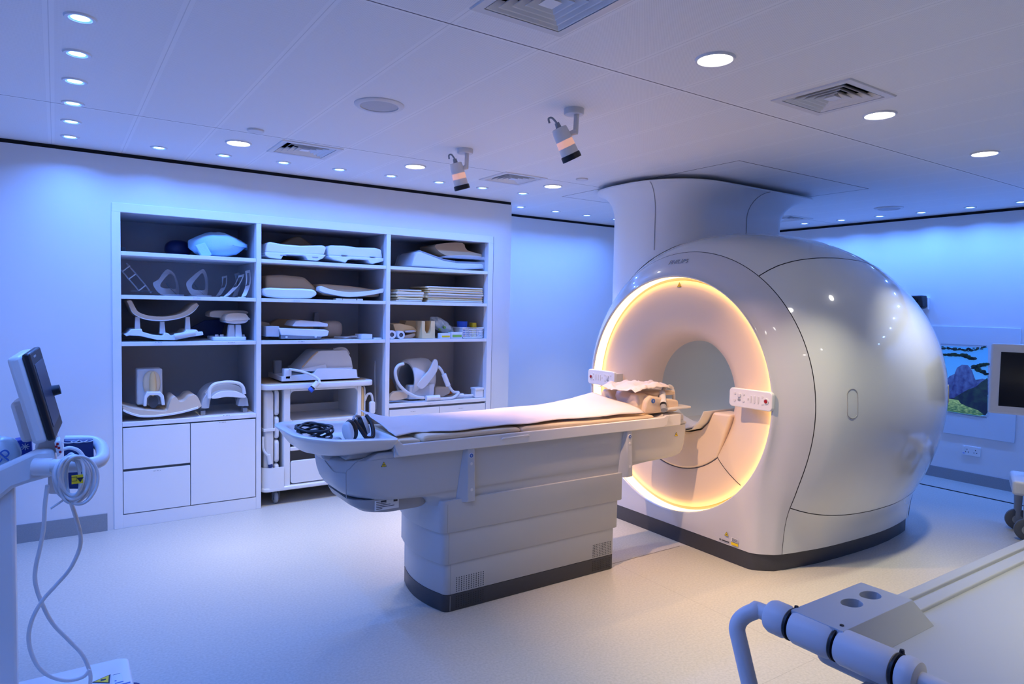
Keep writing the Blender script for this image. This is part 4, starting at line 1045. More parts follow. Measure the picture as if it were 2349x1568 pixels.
slab('coil_foot', pp([(461, 936), (480, 936), (481, 910), (474, 902), (466, 915)], 5.13, ZC+.02), 5.13, 5.22, M_bed, t, .005); slab('coil_foot', pp([(546, 931), (571, 931), (568, 914), (562, 905), (550, 915)], 5.13, ZC+.02), 5.13, 5.22, M_bed, t, .005)
bm = NB()
for px in (464, 561): q = rx(px, 5.17); box(bm, q-.015, q+.015, 5.15, 5.21, ZC, ZC+.03)
obj('coil_peg', bm, M_bedd, t)
H = [YP(a, b, 5.11) for a, b in ((480, 913), (480, 900), (484, 888), (495, 880), (520, 876), (545, 878), (557, 887), (561, 903))]
bm = NB(); tube(bm, [tuple(v) for v in H], .012, 8); obj('carry_handle', bm, M_tray, t)
slab('arch_pad', ps([(485, 912), (500, 900), (520, 896), (545, 898), (564, 908), (560, 912), (520, 910), (495, 914)], 5.10, None, 3, True), 5.10, 5.20, M_tray, t, .006)
# ---- middle bay, top shelf
def saddle(pts, slot, lab, y):
    a = YP(pts[0][0], 590, y); tt = thing('saddle_coil', lab, 'coil', (a.x+.12, y+.1, Z1), 'white saddle coils')
    zs = YP(slot[0][0], slot[0][1], y).z
    up_ = pp(pts, y, Z1)
    slab('upper_shell', up_, y, y+.30, M_tray, tt, .014, 3)
    slab('lower_shell', pp(slot, y-.01, Z1), y-.012, y+.28, M_tray, tt, .005)
    bm = NB()
    for fr in (.28, .80):
        x = up_[0][0]+(max(p[0] for p in up_)-up_[0][0])*fr; z = YP(pts[0][0], 580, y).z-.01
        box(bm, x-.022, x+.022, y-.016, y, z-.003, z+.003)
    obj('shell_slot', bm, M_midgrey, tt)
saddle([(608, 578), (612, 558), (618, 554), (650, 560), (690, 563), (742, 562), (749, 567), (744, 584), (680, 584)], [(608, 578), (748, 584), (741, 592), (728, 598), (706, 596), (701, 588), (694, 586), (658, 584), (650, 586), (645, 594), (618, 591), (608, 585)], 'white saddle coil at the left of the middle top shelf', 5.11)
saddle([(753, 586), (752, 566), (757, 562), (790, 563), (820, 567), (860, 568), (875, 572), (878, 592), (820, 590)], [(753, 586), (883, 592), (880, 599), (855, 605), (848, 603), (844, 596), (806, 594), (798, 596), (793, 602), (765, 595), (755, 590)], 'white saddle coil at the right of the middle top shelf', 5.11)
tag(slab('brown_wedge', pp([(640, 562), (672, 545), (682, 541), (694, 541), (722, 562), (722, 598), (640, 598)], 5.42, Z1), 5.46, 5.60, M_tan, None, .01), 'brown peaked pad behind the left saddle coil, middle top shelf', 'pad')
# ---- middle bay, second shelf
t = thing('thick_cushion', 'thick ivory cushion with a brown top at the left of the middle second shelf', 'cushion', (rx(660), 5.25, Z2))
slab('cushion_base', ps([(602, 668), (612, 660), (650, 661), (715, 663), (727, 674), (718, 681), (705, 684), (640, 683), (610, 679)], 5.10, Z2, 3, True), 5.10, 5.20, M_tray, t, .012)
slab('cushion_top', pp([(602, 632), (640, 631), (690, 636), (716, 660), (716, 672), (602, 668)], 5.30, Z2+.01), 5.20, 5.55, M_tan, t, .02, 3)
t = thing('curved_cushion', 'curved white and brown cushion dished in the middle, right of middle second shelf', 'cushion', (rx(805), 5.25, Z2+.02))
slab('cushion_shell', ps([(732, 663), (736, 656), (760, 664), (800, 670), (850, 667), (887, 661), (886, 668), (850, 676), (800, 681), (760, 675), (735, 668)], 5.10, Z2+.012, 3, True), 5.09, 5.18, M_tray, t, .005)
slab('cushion_top', ps([(728, 654), (750, 652), (800, 656), (845, 662), (872, 666), (870, 680), (800, 680), (740, 676)], 5.20, Z2+.012, 3, True), 5.18, 5.52, M_tan, t, .01)
bm = NB()
for a, b in ((766, 780), (781, 812), (814, 827)): box(bm, rx(a), rx(b), 5.10, 5.17, Z2, Z2+.0115)
tag(obj('spacer_block', bm, M_cream, bevel=.001), 'low cream spacer blocks under the curved cushion on the middle shelf', 'block')
# ---- middle bay, third shelf
t = thing('flat_coil', 'flat white box coil with clip feet on the middle third shelf', 'coil', (rx(690), 5.2, Z3))
slab('coil_box', pp([(640, 752), (748, 756), (755, 759), (752, 770), (738, 772), (645, 768)], 5.10, Z3+.016), 5.10, 5.40, M_tray, t, .005)
slab('coil_end', pp([(610, 748), (641, 748), (641, 772), (610, 772)], 5.12, Z3), 5.12, 5.36, M_bed, t, .005)
slab('coil_bottom', pp([(645, 767), (740, 771), (735, 777), (645, 777)], 5.12, Z3), 5.12, 5.38, M_bedd, t, .004)
bm = NB()
for px in (657, 724): q = rx(px, 5.1); cyl(bm, (q, 5.095, Z3+.018), (q, 5.095, Z3+.03), .008, .008, 10)
obj('clip_foot', bm, M_tray, t)
t = thing('tilted_pad', 'thin off-white pad lying tilted on the flat box coil', 'pad', (rx(700), 5.25, Z3+.06)); slab('pad_body', pp([(670, 746), (678, 736), (690, 734), (730, 737), (751, 742), (751, 755), (700, 750), (672, 748)], 5.14, YP(700, 752, 5.1).z+.010), 5.13, 5.36, M_plas, t, .004)
tag(slab('beige_block', pp([(600, 747), (612, 738), (632, 742), (634, 747), (609, 749), (608, 765), (600, 765)], 5.2, Z3+.02), 5.38, 5.46, M_beige, None, .006), 'small beige clamp piece at the left end of the middle third shelf', 'clamp')
tag(slab('brown_pad', pp([(620, 742), (640, 731), (690, 732), (720, 740), (720, 775), (620, 775)], 5.46, Z3), 5.47, 5.56, M_tan, None, .01), 'brown pad standing behind the flat box coil', 'pad')
tag(slab('grey_post', pp([(729, 717), (739, 716), (741, 738), (727, 738)], 5.5, None), 5.58, 5.62, M_bedd, None, .004), 'grey upright clamp at the back of the middle third shelf', 'clamp')
bm = NB(); q = YP(762, 755, 5.42); blob(bm, (q.x, 5.45, Z3+.07), (.085, .08, .07), 3.2); tag(obj('rounded_coil', bm, M_beige), 'rounded beige coil lying behind the right end of the flat coil', 'coil')
t = thing('cable_box', 'small grey cable box at the right of the middle third shelf', 'box', (rx(838), 5.2, Z3)); bm = NB(); rslab(bm, rx(826), rx(852), 5.12, 5.26, Z3, Z3+.04, .006, .004); obj('box_body', bm, M_plas, t)
bm = NB(); tube(bm, [(rx(826), 5.2, Z3+.02), (rx(815), 5.24, Z3+.015), (rx(800), 5.2, Z3+.012), (rx(790), 5.26, Z3+.01), (rx(785), 5.32, Z3+.01)], .008, 8); obj('box_cable', bm, M_cablew, t)
bm = NB(); rslab(bm, rx(855), rx(871), 5.10, 5.15, Z3, Z3+.012, .005); tag(obj('small_clip', bm, M_tray), 'small white clip beside the grey cable box', 'clip')
# ---- right bay, top shelf
t = thing('wedge_pad', 'large ivory wedge pad wrapped in clear film on the right top shelf', 'pad', (rx(1010), 5.25, Z1))
slab('pad_body', pp([(945, 609), (955, 580), (962, 576), (1020, 598), (1050, 603), (1108, 605), (1110, 615), (1060, 617)], 5.12, Z1+.002), 5.12, 5.45, M_plas, t, .012)
bm = NB(); P = pp([(942, 611), (952, 578), (962, 573), (1020, 594), (1050, 599), (1112, 601), (1114, 617), (1060, 619)], 5.11, Z1); prism(bm, P, 'y', 5.105, 5.46); obj('film_wrap', bm, M_film, t, bevel=.01)
t = thing('arched_pad', 'tan arched pad in clear film lying on the wedge pad', 'pad', (rx(1055), 5.3, Z1+.08))
slab('pad_body', ps([(988, 566), (1000, 560), (1050, 558), (1062, 575), (1110, 588), (1116, 594), (1080, 590), (1040, 588), (1020, 588), (1000, 580)], 5.24, YP(1040, 591, 5.11).z+.006, 3, True), 5.16, 5.45, M_tan, t, .006)
slab('film_wrap', ps([(1010, 592), (1026, 586), (1080, 585), (1119, 592), (1114, 600), (1070, 594), (1030, 596)], 5.10, YP(1040, 596, 5.11).z+.018, 3, True), 5.10, 5.16, M_film, t, .003)
# ---- right bay, second shelf: two stacks of pads
def stack(x0, x1, ys, heights, labs, grp, seed):
    rnd = random.Random(seed); z = Z2; n = len(heights)
    for k, (h, lb) in enumerate(zip(heights, labs)):
        a, b = x0+rnd.uniform(-.008, .012), min(x1+rnd.uniform(-.02, .02), 3.138); y = ys+rnd.uniform(0, .02)
        tt = thing('foam_pad', lb, 'pad', ((a+b)/2, y+.15, z), grp)
        c0, c1 = a+(b-a)*.18, b-(b-a)*.12; r = .006*(k % 2)
        bm = NB(); prism(bm, [(a, z), (b, z+.0), (b+.006, z+h*.5), (b, z+h*.97), (c1, z+h-.003), ((a+b)/2, z+h-.002-r*.3), (c0, z+h-.001), (a+.01, z+h*.9), (a-.004, z+h*.5)], 'y', y, y+.34); obj('pad_foam', bm, M_foam if k % 3 else M_cream, tt, bevel=.004)
        if k % 2 == 0: bm = NB(); box(bm, a+.02, b-.008, y-.003, y+.001, z+h*.45, z+h*.92); obj('pad_cover', bm, M_tray, tt, bevel=.001)
        z += h+.0008
place = lambda n, s: ['%s %s, %s' % (s, 'pad stack', w) for w in n]
stack(rx(905), rx(962), 5.10, [.016, .018, .022, .024, .016], ['cream foam pad in the left stack on the right second shelf, ' + w for w in ('bottom', 'second from bottom', 'third from bottom', 'fourth from bottom', 'top')], 'foam pads in the left stack', 3)
stack(rx(975), rx(1113), 5.10, [.018, .016, .022, .020, .018, .018, .018], ['cream foam pad in the wide right stack, right second shelf, ' + w for w in ('bottom', 'second from bottom', 'third from bottom', 'middle', 'third from top', 'second from top', 'top')], 'foam pads in the right stack', 5)
# ---- right bay, third shelf
for k, (px, lb) in enumerate(((891, 'white paper roll at the far left of the right third shelf'), (912, 'white paper roll, second from the left on the right third shelf'))):
    tt = thing('paper_roll', lb, 'roll', (rx(px), 5.2, Z3), 'paper rolls'); r = .033 if k else .036; x = rx(px)+.012
    bm = NB(); lathe(bm, [(.018, 5.10), (r, 5.10), (r, 5.20), (.018, 5.20)], (x, 0, Z3+r), 26, 'y'); obj('roll_paper', bm, M_tray, tt)
    bm = NB(); lathe(bm, [(.0175, 5.105), (.015, 5.105), (.015, 5.20), (.0175, 5.20)], (x, 0, Z3+r), 20, 'y', True, True); obj('roll_core', bm, M_dkgrey, tt)
tt = thing('wedge_block', 'beige wedge with a pointed white end, above the curved pad', 'wedge', (rx(935), 5.25, Z3+.05)); slab('wedge_body', pp([(900, 743), (915, 741), (945, 748), (955, 757), (952, 764), (935, 768), (905, 760)], 5.23, Z3+.055), 5.212, 5.36, M_foam, tt, .004); slab('wedge_end', pp([(929, 758), (950, 756), (956, 760), (944, 767), (930, 767)], 5.20, Z3+.05), 5.20, 5.2115, M_tray, tt, .002)
tag(slab('curved_pad', ps([(918, 772), (935, 768), (950, 764), (953, 768), (942, 777), (922, 778)], 5.21, Z3, 3, True), 5.21, 5.36, M_beige, None, .004), 'curved beige pad under the wedge, right third shelf', 'pad')
tt = thing('slotted_block', 'beige foam block with a U-shaped slot on the right third shelf', 'block', (rx(980), 5.25, Z3))
slab('block_body', pp([(968, 778), (968, 736), (975, 736), (975, 757), (979, 765), (985, 765), (989, 757), (989, 736), (998, 736), (998, 778)], 5.12, Z3), 5.12, 5.24, M_foam, tt, .003)
slab('block_back', pp([(928, 745), (932, 735), (975, 736), (998, 737), (998, 778), (928, 778)], 5.37, Z3), 5.37, 5.50, M_foam, tt, .003)
tt = thing('plastic_bag', 'crumpled white plastic bag with green print on the right third shelf', 'bag', (rx(1028), 5.22, Z3+.05))
bm = NB(); a, b = rx(1001), rx(1058); q0, q1 = YP(1005, 736, 5.15), YP(1050, 770, 5.15)
def bagf(v): n = noise.noise((v.x*22, v.y*18, v.z*22)); return Vector((v.x, v.y, v.z - (v.x)*.42)) * (1+.32*n)
blob(bm, ((a+b)/2-.005, 5.265, Z3+.105), (.105, .08, .055), 2.2, 36, 22, bagf); obj('bag_film', bm, mat('bag_white', (.62, .68, .68), .25, coat=.3, bump=.8, nscale=50), tt, smooth=25)
bm = NB()
for px, py, w in ((1013, 755, .02), (1024, 751, .03), (1035, 762, .018), (1015, 766, .014), (1046, 766, .02)):
    q = YP(px, py, 5.14); cyl(bm, (q.x, 5.165, q.z), (q.x, 5.185, q.z), w*.4, w*.4, 7)
obj('bag_print', bm, M_green, tt)
for px0, px1, h, lb, m in ((1003, 1025, .045, 'small carton with yellow and green print under the plastic bag, left one', M_yel2), (1027, 1052, .055, 'white and green carton next to the basket', M_label)):
    tt = thing('small_carton', lb, 'carton', (rx(px0)+.03, 5.2, Z3), 'cartons under the plastic bag')
    bm = NB(); box(bm, rx(px0), rx(px1), 5.075, 5.135, Z3, Z3+h); obj('carton_box', bm, M_label, tt, bevel=.002)
    bm = NB(); box(bm, rx(px0)+.01, rx(px1)-.008, 5.0735, 5.0745, Z3+.012, Z3+h*.6); obj('carton_print', bm, m if m is M_yel2 else M_green, tt, smooth=0)
tt = thing('plastic_basket', 'white plastic lattice basket at the right end of the right third shelf', 'basket', (rx(1083), 5.2, Z3))
x0, x1, y0, y1, zt = rx(1056), rx(1110)-.012, 5.10, 5.32, Z3+.094
bm = NB(); fl = .008
nx_ = 15
for k in range(nx_+1):
    x = x0+(x1-x0)*k/nx_; box(bm, x-.0022, x+.0022, y0, y0+.003, Z3+.012, zt-.014)
for k in range(5): z = Z3+.012+(.066)*k/4; box(bm, x0, x1, y0-.0005, y0+.0035, z-.003, z+.003)
box(bm, x0, x1, y0, y0+.003, Z3, Z3+.014); box(bm, x0, x0+.003, y0, y1, Z3, zt); box(bm, x1-.003, x1, y0, y1, Z3, zt); box(bm, x0, x1, y1-.003, y1, Z3, zt); box(bm, x0, x1, y0, y1, Z3, Z3+.003)
obj('basket_body', bm, M_tray, tt, smooth=0)
bm = NB(); tube(bm, [(x0-.002, y0-.002, zt-.004), (x1+.002, y0-.002, zt-.004), (x1+.002, y1+.002, zt-.004), (x0-.002, y1+.002, zt-.004)], .007, 6, closed=True, smooth=False); obj('basket_rim', bm, M_tray, tt)
bm = NB(); q = YP(1060, 746, 5.22); lathe(bm, [(.03, -.10), (.045, -.03), (.048, .02), (.044, .02), (.03, -.08)], (q.x, 5.22, Z3+.125), 24, 'z', True, True); tag(obj('blue_bowl', bm, M_blue), 'blue plastic cup standing in the white basket', 'cup')
bm = NB(); q = YP(1092, 745, 5.2); rslab(bm, q.x-.046, q.x-.002, 5.18, 5.25, Z3+.01, Z3+.135, .012, .006); tag(obj('yellow_box', bm, M_yel2), 'yellow plastic box standing in the white basket', 'box')
bm = NB(); q = YP(1075, 750, 5.2); rslab(bm, q.x-.016, q.x+.016, 5.27, 5.31, Z3+.01, Z3+.115, .008, .004); tag(obj('orange_bottle', bm, M_orange), 'orange capped bottle between the blue cup and yellow box', 'bottle')
# ---- right bay, counter
t = thing('head_coil', 'open grey and white head coil with a cable on the right counter', 'head coil', (rx(955), 5.25, ZC))
c0 = YP(929, 868, 5.22); ax_ = Vector((.93, .36, 0)).normalized(); pe_ = Vector((-ax_.y, ax_.x, 0))
def hring(t, k, n=40):
    out = []
    for i in range(n):
        a = 2*pi*i/n; c = c0 + ax_*t
        p = c + pe_*(.125*k*cos(a)); z = ZC + .178 + .175*k*sin(a)
        out.append((p.x + ax_.x*.0, p.y, max(z, ZC+.003) if k > .9 else z))
    return out
bm = NB(); loft(bm, [hring(0, .90), hring(.012, .97), hring(.04, 1.0), hring(.20, 1.0), hring(.255, .96), hring(.275, .86)], False, True)
loft(bm, [hring(0, .90), hring(.004, .80), hring(.24, .78)], False, True); obj('coil_shell', bm, M_plas, t, smooth=50)
bm = NB(); loft(bm, [hring(.02, .79), hring(.236, .77)], False, True); obj('coil_lining', bm, M_bedd, t, smooth=50)
slab('coil_base', pp([(938, 916), (941, 884), (998, 880), (996, 908), (990, 915)], 5.14, ZC+.001), 5.142, 5.24, M_plas, t, .012, 3)
slab('hinge_arm', ps([(958, 880), (985, 850), (993, 832), (998, 824), (1004, 826), (1006, 840), (1000, 858), (978, 886), (968, 892), (960, 888)], 5.11, None, 3, True), 5.115, 5.14, M_plas, t, .005)
slab('flank_plate', pp([(952, 908), (953, 887), (986, 884), (985, 908)], 5.13, ZC+.01), 5.134, 5.1415, M_bed, t, .002)
C_ = [YP(a, b, 5.078) for a, b in ((926, 834), (914, 838), (907, 850), (909, 868), (918, 885), (935, 900), (955, 910), (972, 912))]
bm = NB(); tube(bm, [(v.x, v.y, max(v.z, ZC+.016)) for v in C_], .0135, 9); obj('coil_cable', bm, M_cablew, t)
C_ = [YP(a, b, 5.13) for a, b in ((1005, 840), (1012, 848), (1018, 860), (1030, 885), (1040, 898), (1052, 900))]
bm = NB(); tube(bm, [(v.x, v.y, max(v.z, ZC+.012)) for v in C_] + [(rx(1035), 5.1, ZC+.014), (rx(1005), 5.08, ZC+.014), (rx(975), 5.085, ZC+.016)], .0125, 9); obj('coil_cable', bm, M_cablew, t)
bm = NB(); cyl(bm, YP(1018, 858, 5.128), YP(1028, 884, 5.128), .022, .022, 14); cyl(bm, (rx(972), 5.085, ZC+.026), (rx(1002), 5.08, ZC+.026), .023, .023, 14); obj('ferrite_sleeve', bm, M_tray, t)
bm = NB(); cyl(bm, (rx(1050), 5.15, ZC+.022), (rx(1064), 5.13, ZC+.022), .02, .02, 12); tube(bm, [(rx(1063), 5.13, ZC+.02), (rx(1085), 5.12, ZC+.02)], .012, 8); obj('cable_joint', bm, M_cablew, t)
bm = NB(); box(bm, rx(1086), rx(1107), 5.09, 5.17, ZC, ZC+.085); p_ = obj('plug_block', bm, M_tray, t, bevel=.006)
bm = NB(); box(bm, rx(1086)-.004, rx(1107)+.004, 5.085, 5.175, ZC+.068, ZC+.088); obj('plug_cap', bm, M_tray, p_, bevel=.004)
tag(slab('ivory_pad', pp([(893, 918), (898, 905), (907, 898), (932, 896), (937, 902), (937, 912), (926, 916), (905, 920)], 5.09, ZC+.001), 5.098, 5.15, M_beige, None, .01, 3), 'ivory curved pad at the left front of the right counter', 'pad')
tag(slab('tan_pad', pp([(893, 912), (893, 870), (902, 868), (912, 895), (916, 915)], 5.40, ZC), 5.42, 5.56, M_tan, None, .01), 'tan pad leaning behind the head coil, at the left', 'pad')
tag(slab('ivory_pad', pp([(996, 910), (997, 888), (1003, 886), (1028, 887), (1033, 893), (1031, 902), (1016, 910)], 5.26, ZC+.004), 5.25, 5.33, M_beige, None, .01, 3), 'ivory block pad to the right of the head coil', 'pad')
bm = NB(); blob(bm, (rx(1056), 5.40, ZC+.018), (.07, .06, .018), 2, 24, 12); tag(obj('orange_bag', bm, M_orange), 'flat orange bag lying behind the cable on the right counter', 'bag')

# ================================================================ COIL CART IN THE MIDDLE BAY
YC = 5.085
ct = thing('coil_cart', 'white open-shelf cart on casters parked in the middle bay', 'cart', (1.72, YC+.2, 0))
ck = lambda l: pp(l, YC)
xl, xr = YP(612, 1000, YC).x, YP(850, 1000, YC).x
A = YP(600, 890, YC).z
x_l, x_r = YP(601, 890, YC).x, YP(858, 890, YC).x
zt = YP(850, 886, YC).z
ztop = .905
bm = NB(); rslab(bm, 1.240, YP(858, 888, YC).x, YC-.02, 5.60, ztop-.042, ztop, .07, .008, 8); top_ = obj('cart_top', bm, M_tray, ct)
bm = NB(); rslab(bm, 1.262, YP(850, 888, YC).x-.02, YC+.005, 5.58, ztop-.001, ztop+.003, .06); obj('top_mat', bm, M_tan, top_)
# front frame with rounded openings: uprights and rails
xu0, xu1, xv0, xv1 = YP(651, 1000, YC).x, YP(666, 1000, YC).x, YP(820, 950, YC).x, YP(829, 950, YC).x
zr = [YP(666, 962, YC).z, YP(666, 1038, YC).z, YP(666, 1052, YC).z, YP(668, 1118, YC).z, YP(660, 1128, YC).z]
def fr_open(xa, xb, za, zb): return rrect(xa, xb, za, zb, .025, 4)
zbot = .115
o_top = (xu1, xv0, .62, ztop-.06); 
bm = NB()
for bx in ((xu0, xu1, YC, YC+.03, zbot, ztop-.042), (xv0, xv1, YC, YC+.03, zbot, ztop-.042), (xu1, xv0, YC, YC+.03, ztop-.058, ztop-.042), (xu1, xv0, YC, YC+.03, .455, .62), (xu1, xv0, YC, YC+.03, .395, .425), (xu1, xv0, YC, YC+.03, zbot, .14)): box(bm, *bx)
obj('cart_frame', bm, M_tray, ct, bevel=.006, smooth=0)
bm = NB()
for xx, zz, sx, sz in ((xu1, ztop-.058, 1, -1), (xv0, ztop-.058, -1, -1), (xu1, .62, 1, 1), (xv0, .62, -1, 1)):
    pts = [(xx, zz)] + [(xx+sx*(.03-.03*sin(rad(90*k/5))), zz+sz*(.03-.03*cos(rad(90*k/5)))) for k in range(6)]; prism(bm, pts, 'y', YC+.001, YC+.029)
obj('frame_corner', bm, M_tray, ct)
for xa_, xb_ in ((xu0, xu1-.01), (xv0+.01, xv1)): bm = NB(); box(bm, xa_, xb_, YC+.03, 5.56, zbot, ztop-.042); obj('side_wall', bm, M_tray, ct, bevel=.004)
bm = NB(); box(bm, xu1-.01, xv0+.01, YC+.03, 5.56, .60, .62); box(bm, xu1-.01, xv0+.01, YC+.03, 5.56, .40, .42); obj('cart_shelf', bm, M_plas, ct)
bm = NB(); box(bm, xu1-.01, xv0+.01, 5.54, 5.56, .62, .68); box(bm, xu1-.01, xv0+.01, 5.54, 5.56, .14, .44); obj('cart_back', bm, M_plas, ct)
bm = NB(); rslab(bm, xu1+.003, xv0-.003, YC-.003, YC+.02, .14, .325, .02); bm.free()
bm = NB(); prism(bm, rrect(xu1+.004, xv0-.004, .148, .318, .02), 'y', YC-.002, YC+.02); obj('cart_drawer', bm, M_tray, ct, bevel=.003)
bm = NB(); rslab(bm, 1.243, xv1+.02, YC-.015, 5.58, .105, .135, .05, .008, 6); obj('cart_base', bm, M_tray, ct)
bm = NB(); p_ = [(1.243, 5.50), (1.243, YC+.04), (1.262, YC), (1.30, YC-.015), (1.40, YC-.015), (1.40, YC-.005), (1.303, YC-.004), (1.272, YC+.008), (1.254, YC+.042), (1.254, 5.50)]
prism(bm, p_, 'z', .13, .285); obj('side_basket', bm, M_tray, ct, smooth=60)
def castor(c, r, w, parent, name='caster', m=M_midgrey):
    x, y, z = c
    bm = NB(); lathe(bm, [(r*.25, -w/2), (r*.8, -w/2), (r, -w*.3), (r, w*.3), (r*.8, w/2), (r*.25, w/2)], (0, 0, 0), 24, 'x', True, True); xf(bm, Matrix.Translation((x, y, z+r))); o = obj(name, bm, m, parent)
    bm = NB(); box(bm, x-w*.85, x-w*.6, y-r*.5, y+r*.5, z+r*.7, z+r*2.2); box(bm, x+w*.6, x+w*.85, y-r*.5, y+r*.5, z+r*.7, z+r*2.2); box(bm, x-w*.85, x+w*.85, y-r*.6, y+r*.6, z+r*2.1, z+r*2.35); obj(name+'_fork', bm, M_dkgrey, o, bevel=.002)
    return o
for x, y in ((1.355, YC+.06), (xv1-.04, YC+.06), (1.355, 5.5), (xv1-.04, 5.5)): castor((x, y, 0), .045, .03, ct)
# flexible coil pads hung along the cart's left side
zz = [(.856, .665), (.66, .49), (.485, .31), (.305, .135)]
t = thing('flexible_coil', 'white segmented flexible coil hung on the left side of the cart', 'coil', (1.29, YC+.1, .14))
for k, (zh, zl) in enumerate(zz):
    bm = NB(); prism(bm, rrect(YC+.02, YC+.40, zl+.002, zh, .03, 5), 'x', 1.342, 1.374)
    xf(bm, Matrix.Identity(4)); obj('coil_segment', bm, M_tray, t, bevel=.014, seg=3)
bm = NB(); prism(bm, rrect(YC+.02, YC+.36, .20, .855, .04, 5), 'x', 1.264, 1.335); obj('coil_back', bm, M_plas, t, bevel=.02, seg=3)
bm = NB(); box(bm, 1.258, 1.342, YC+.012, YC+.37, .555, .575); obj('coil_strap', bm, M_tray, t, bevel=.002)
bm = NB(); tube(bm, [(1.256, YC+.015, .52), (1.256, YC+.01, .43), (1.275, YC+.0, .39), (1.292, YC+.005, .365)], .009, 8); cyl(bm, (1.29, YC+.005, .385), (1.303, YC+.005, .315), .016, .018, 12); obj('coil_cable', bm, M_cablew, t)
bm = NB(); cyl(bm, (1.303, YC+.004, .314), (1.308, YC+.004, .29), .017, .017, 12); obj('connector_tip', bm, M_navy, t)
t = thing('flexible_coil', 'thin cream edged coil with a corded plug on the cart right side', 'coil', (xv1+.03, YC+.1, .55))
bm = NB(); prism(bm, rrect(YC+.02, YC+.30, .55, .85, .03, 5), 'x', xv1+.006, xv1+.030); obj('coil_segment', bm, M_foam, t, bevel=.008)
bm = NB(); prism(bm, rrect(YC+.015, YC+.305, .545, .855, .03, 5), 'x', xv1+.0305, xv1+.040); obj('coil_cover', bm, M_tray, t, bevel=.004)
bm = NB(); tube(bm, [(xv1+.04, YC+.03, .74), (xv1+.055, YC+.02, .785), (xv1+.085, YC+.02, .79), (xv1+.10, YC+.02, .75), (xv1+.10, YC+.02, .70), (xv1+.095, YC+.02, .60)], .010, 8); obj('coil_cable', bm, M_cablew, t)
bm = NB(); prism(bm, rrect(xv1+.075, xv1+.120, .63, .73, .015), 'y', YC+.005, YC+.035); obj('plug_body', bm, M_tray, t, bevel=.005)
# big coil on the cart
t = thing('torso_coil', 'large white domed coil box with cable and plug on top of the cart', 'coil', (1.85, YC+.25, ztop+.003))
zb_ = ztop+.004
slab('lower_shell', pp([(646, 880), (646, 864), (720, 856), (728, 846), (745, 845), (818, 847), (820, 864), (825, 866), (826, 877), (808, 884), (650, 888)], YC+.03, zb_+.012), YC+.03, YC+.42, M_tray, t, .01)
slab('base_strip', pp([(650, 886), (806, 880), (800, 888), (650, 891)], YC+.04, zb_), YC+.045, YC+.40, M_bedd, t, .003)
slab('upper_shell', ps([(690, 846), (700, 835), (715, 820), (730, 806), (745, 804)], YC+.06)[:-1] + pp([(745, 804), (795, 803), (806, 822), (810, 846)], YC+.06), YC+.06, YC+.36, M_plas, t, .02, 3)
slab('shell_lip', pp([(688, 847), (748, 834), (750, 843), (808, 842), (808, 848), (690, 852)], YC+.045), YC+.045, YC+.38, M_plas, t, .004)
bm = NB(); a = [YP(p, q, YC+.055) for p, q in ((693, 842), (702, 832), (716, 817), (729, 806))]; tube(bm, [tuple(v) for v in a], .006, 6); obj('tan_edge', bm, M_tan, t)
bm = NB(); a = [YP(p, q, YC+.15) for p, q in ((765, 803), (778, 799), (792, 801), (800, 812))]; tube(bm, [tuple(v) for v in a], .012, 8); obj('carry_handle', bm, M_plas, t)
bm = NB(); q = YP(658, 855, YC+.06); rslab(bm, q.x-.03, q.x+.03, YC+.03, YC+.10, q.z-.05, q.z+.035, .015, .01); obj('cable_exit', bm, M_tray, t)
bm = NB(); q = YP(637, 850, YC+.3); rslab(bm, q.x-.03, q.x+.03, YC+.28, YC+.34, zb_+.02, zb_+.15, .015, .01); obj('cable_exit', bm, M_bedd, t)
a = [YP(p, q, YC-.0) for p, q in ((665, 847), (690, 851), (715, 860), (727, 869), (728, 878))]
bm = NB(); tube(bm, [tuple(v+Vector((0, .02*(1-k/4)-.058*(k/4), 0))) for k, v in enumerate(a)], .0095, 8); obj('coil_cable', bm, M_tray, t)
bm = NB(); a, b = YP(729, 876, YC-.058), YP(718, 888, YC-.062); cyl(bm, a, b, .020, .022, 14); c_ = obj('connector', bm, M_tray, t)
bm = NB(); d_ = (b-a).normalized(); cyl(bm, b, b+d_*.012, .019, .019, 14); obj('connector_collar', bm, M_black, c_)
bm = NB(); cyl(bm, b+d_*.012, b+d_*.035, .021, .021, 14); obj('connector_tip', bm, M_blue, c_)
# film sleeve hanging on the inner right side of the middle bay
bm = NB(); q = [YP(a, b, 5.24) for a, b in ((870, 826), (873, 850), (871, 880), (869, 905), (866, 935), (868, 944), (863, 935), (866, 900), (868, 860))]
xw = 2.192
loft(bm, [[(xw-.002, 5.24+(v.x-q[0].x)*1.3, v.z) for v in q], [(xw-.012, 5.24+(v.x-q[0].x)*1.3, v.z) for v in q]]); tag(obj('plastic_sleeve', bm, M_film, bevel=.002), 'crumpled clear plastic strip hanging inside the middle bay right wall', 'plastic strip')
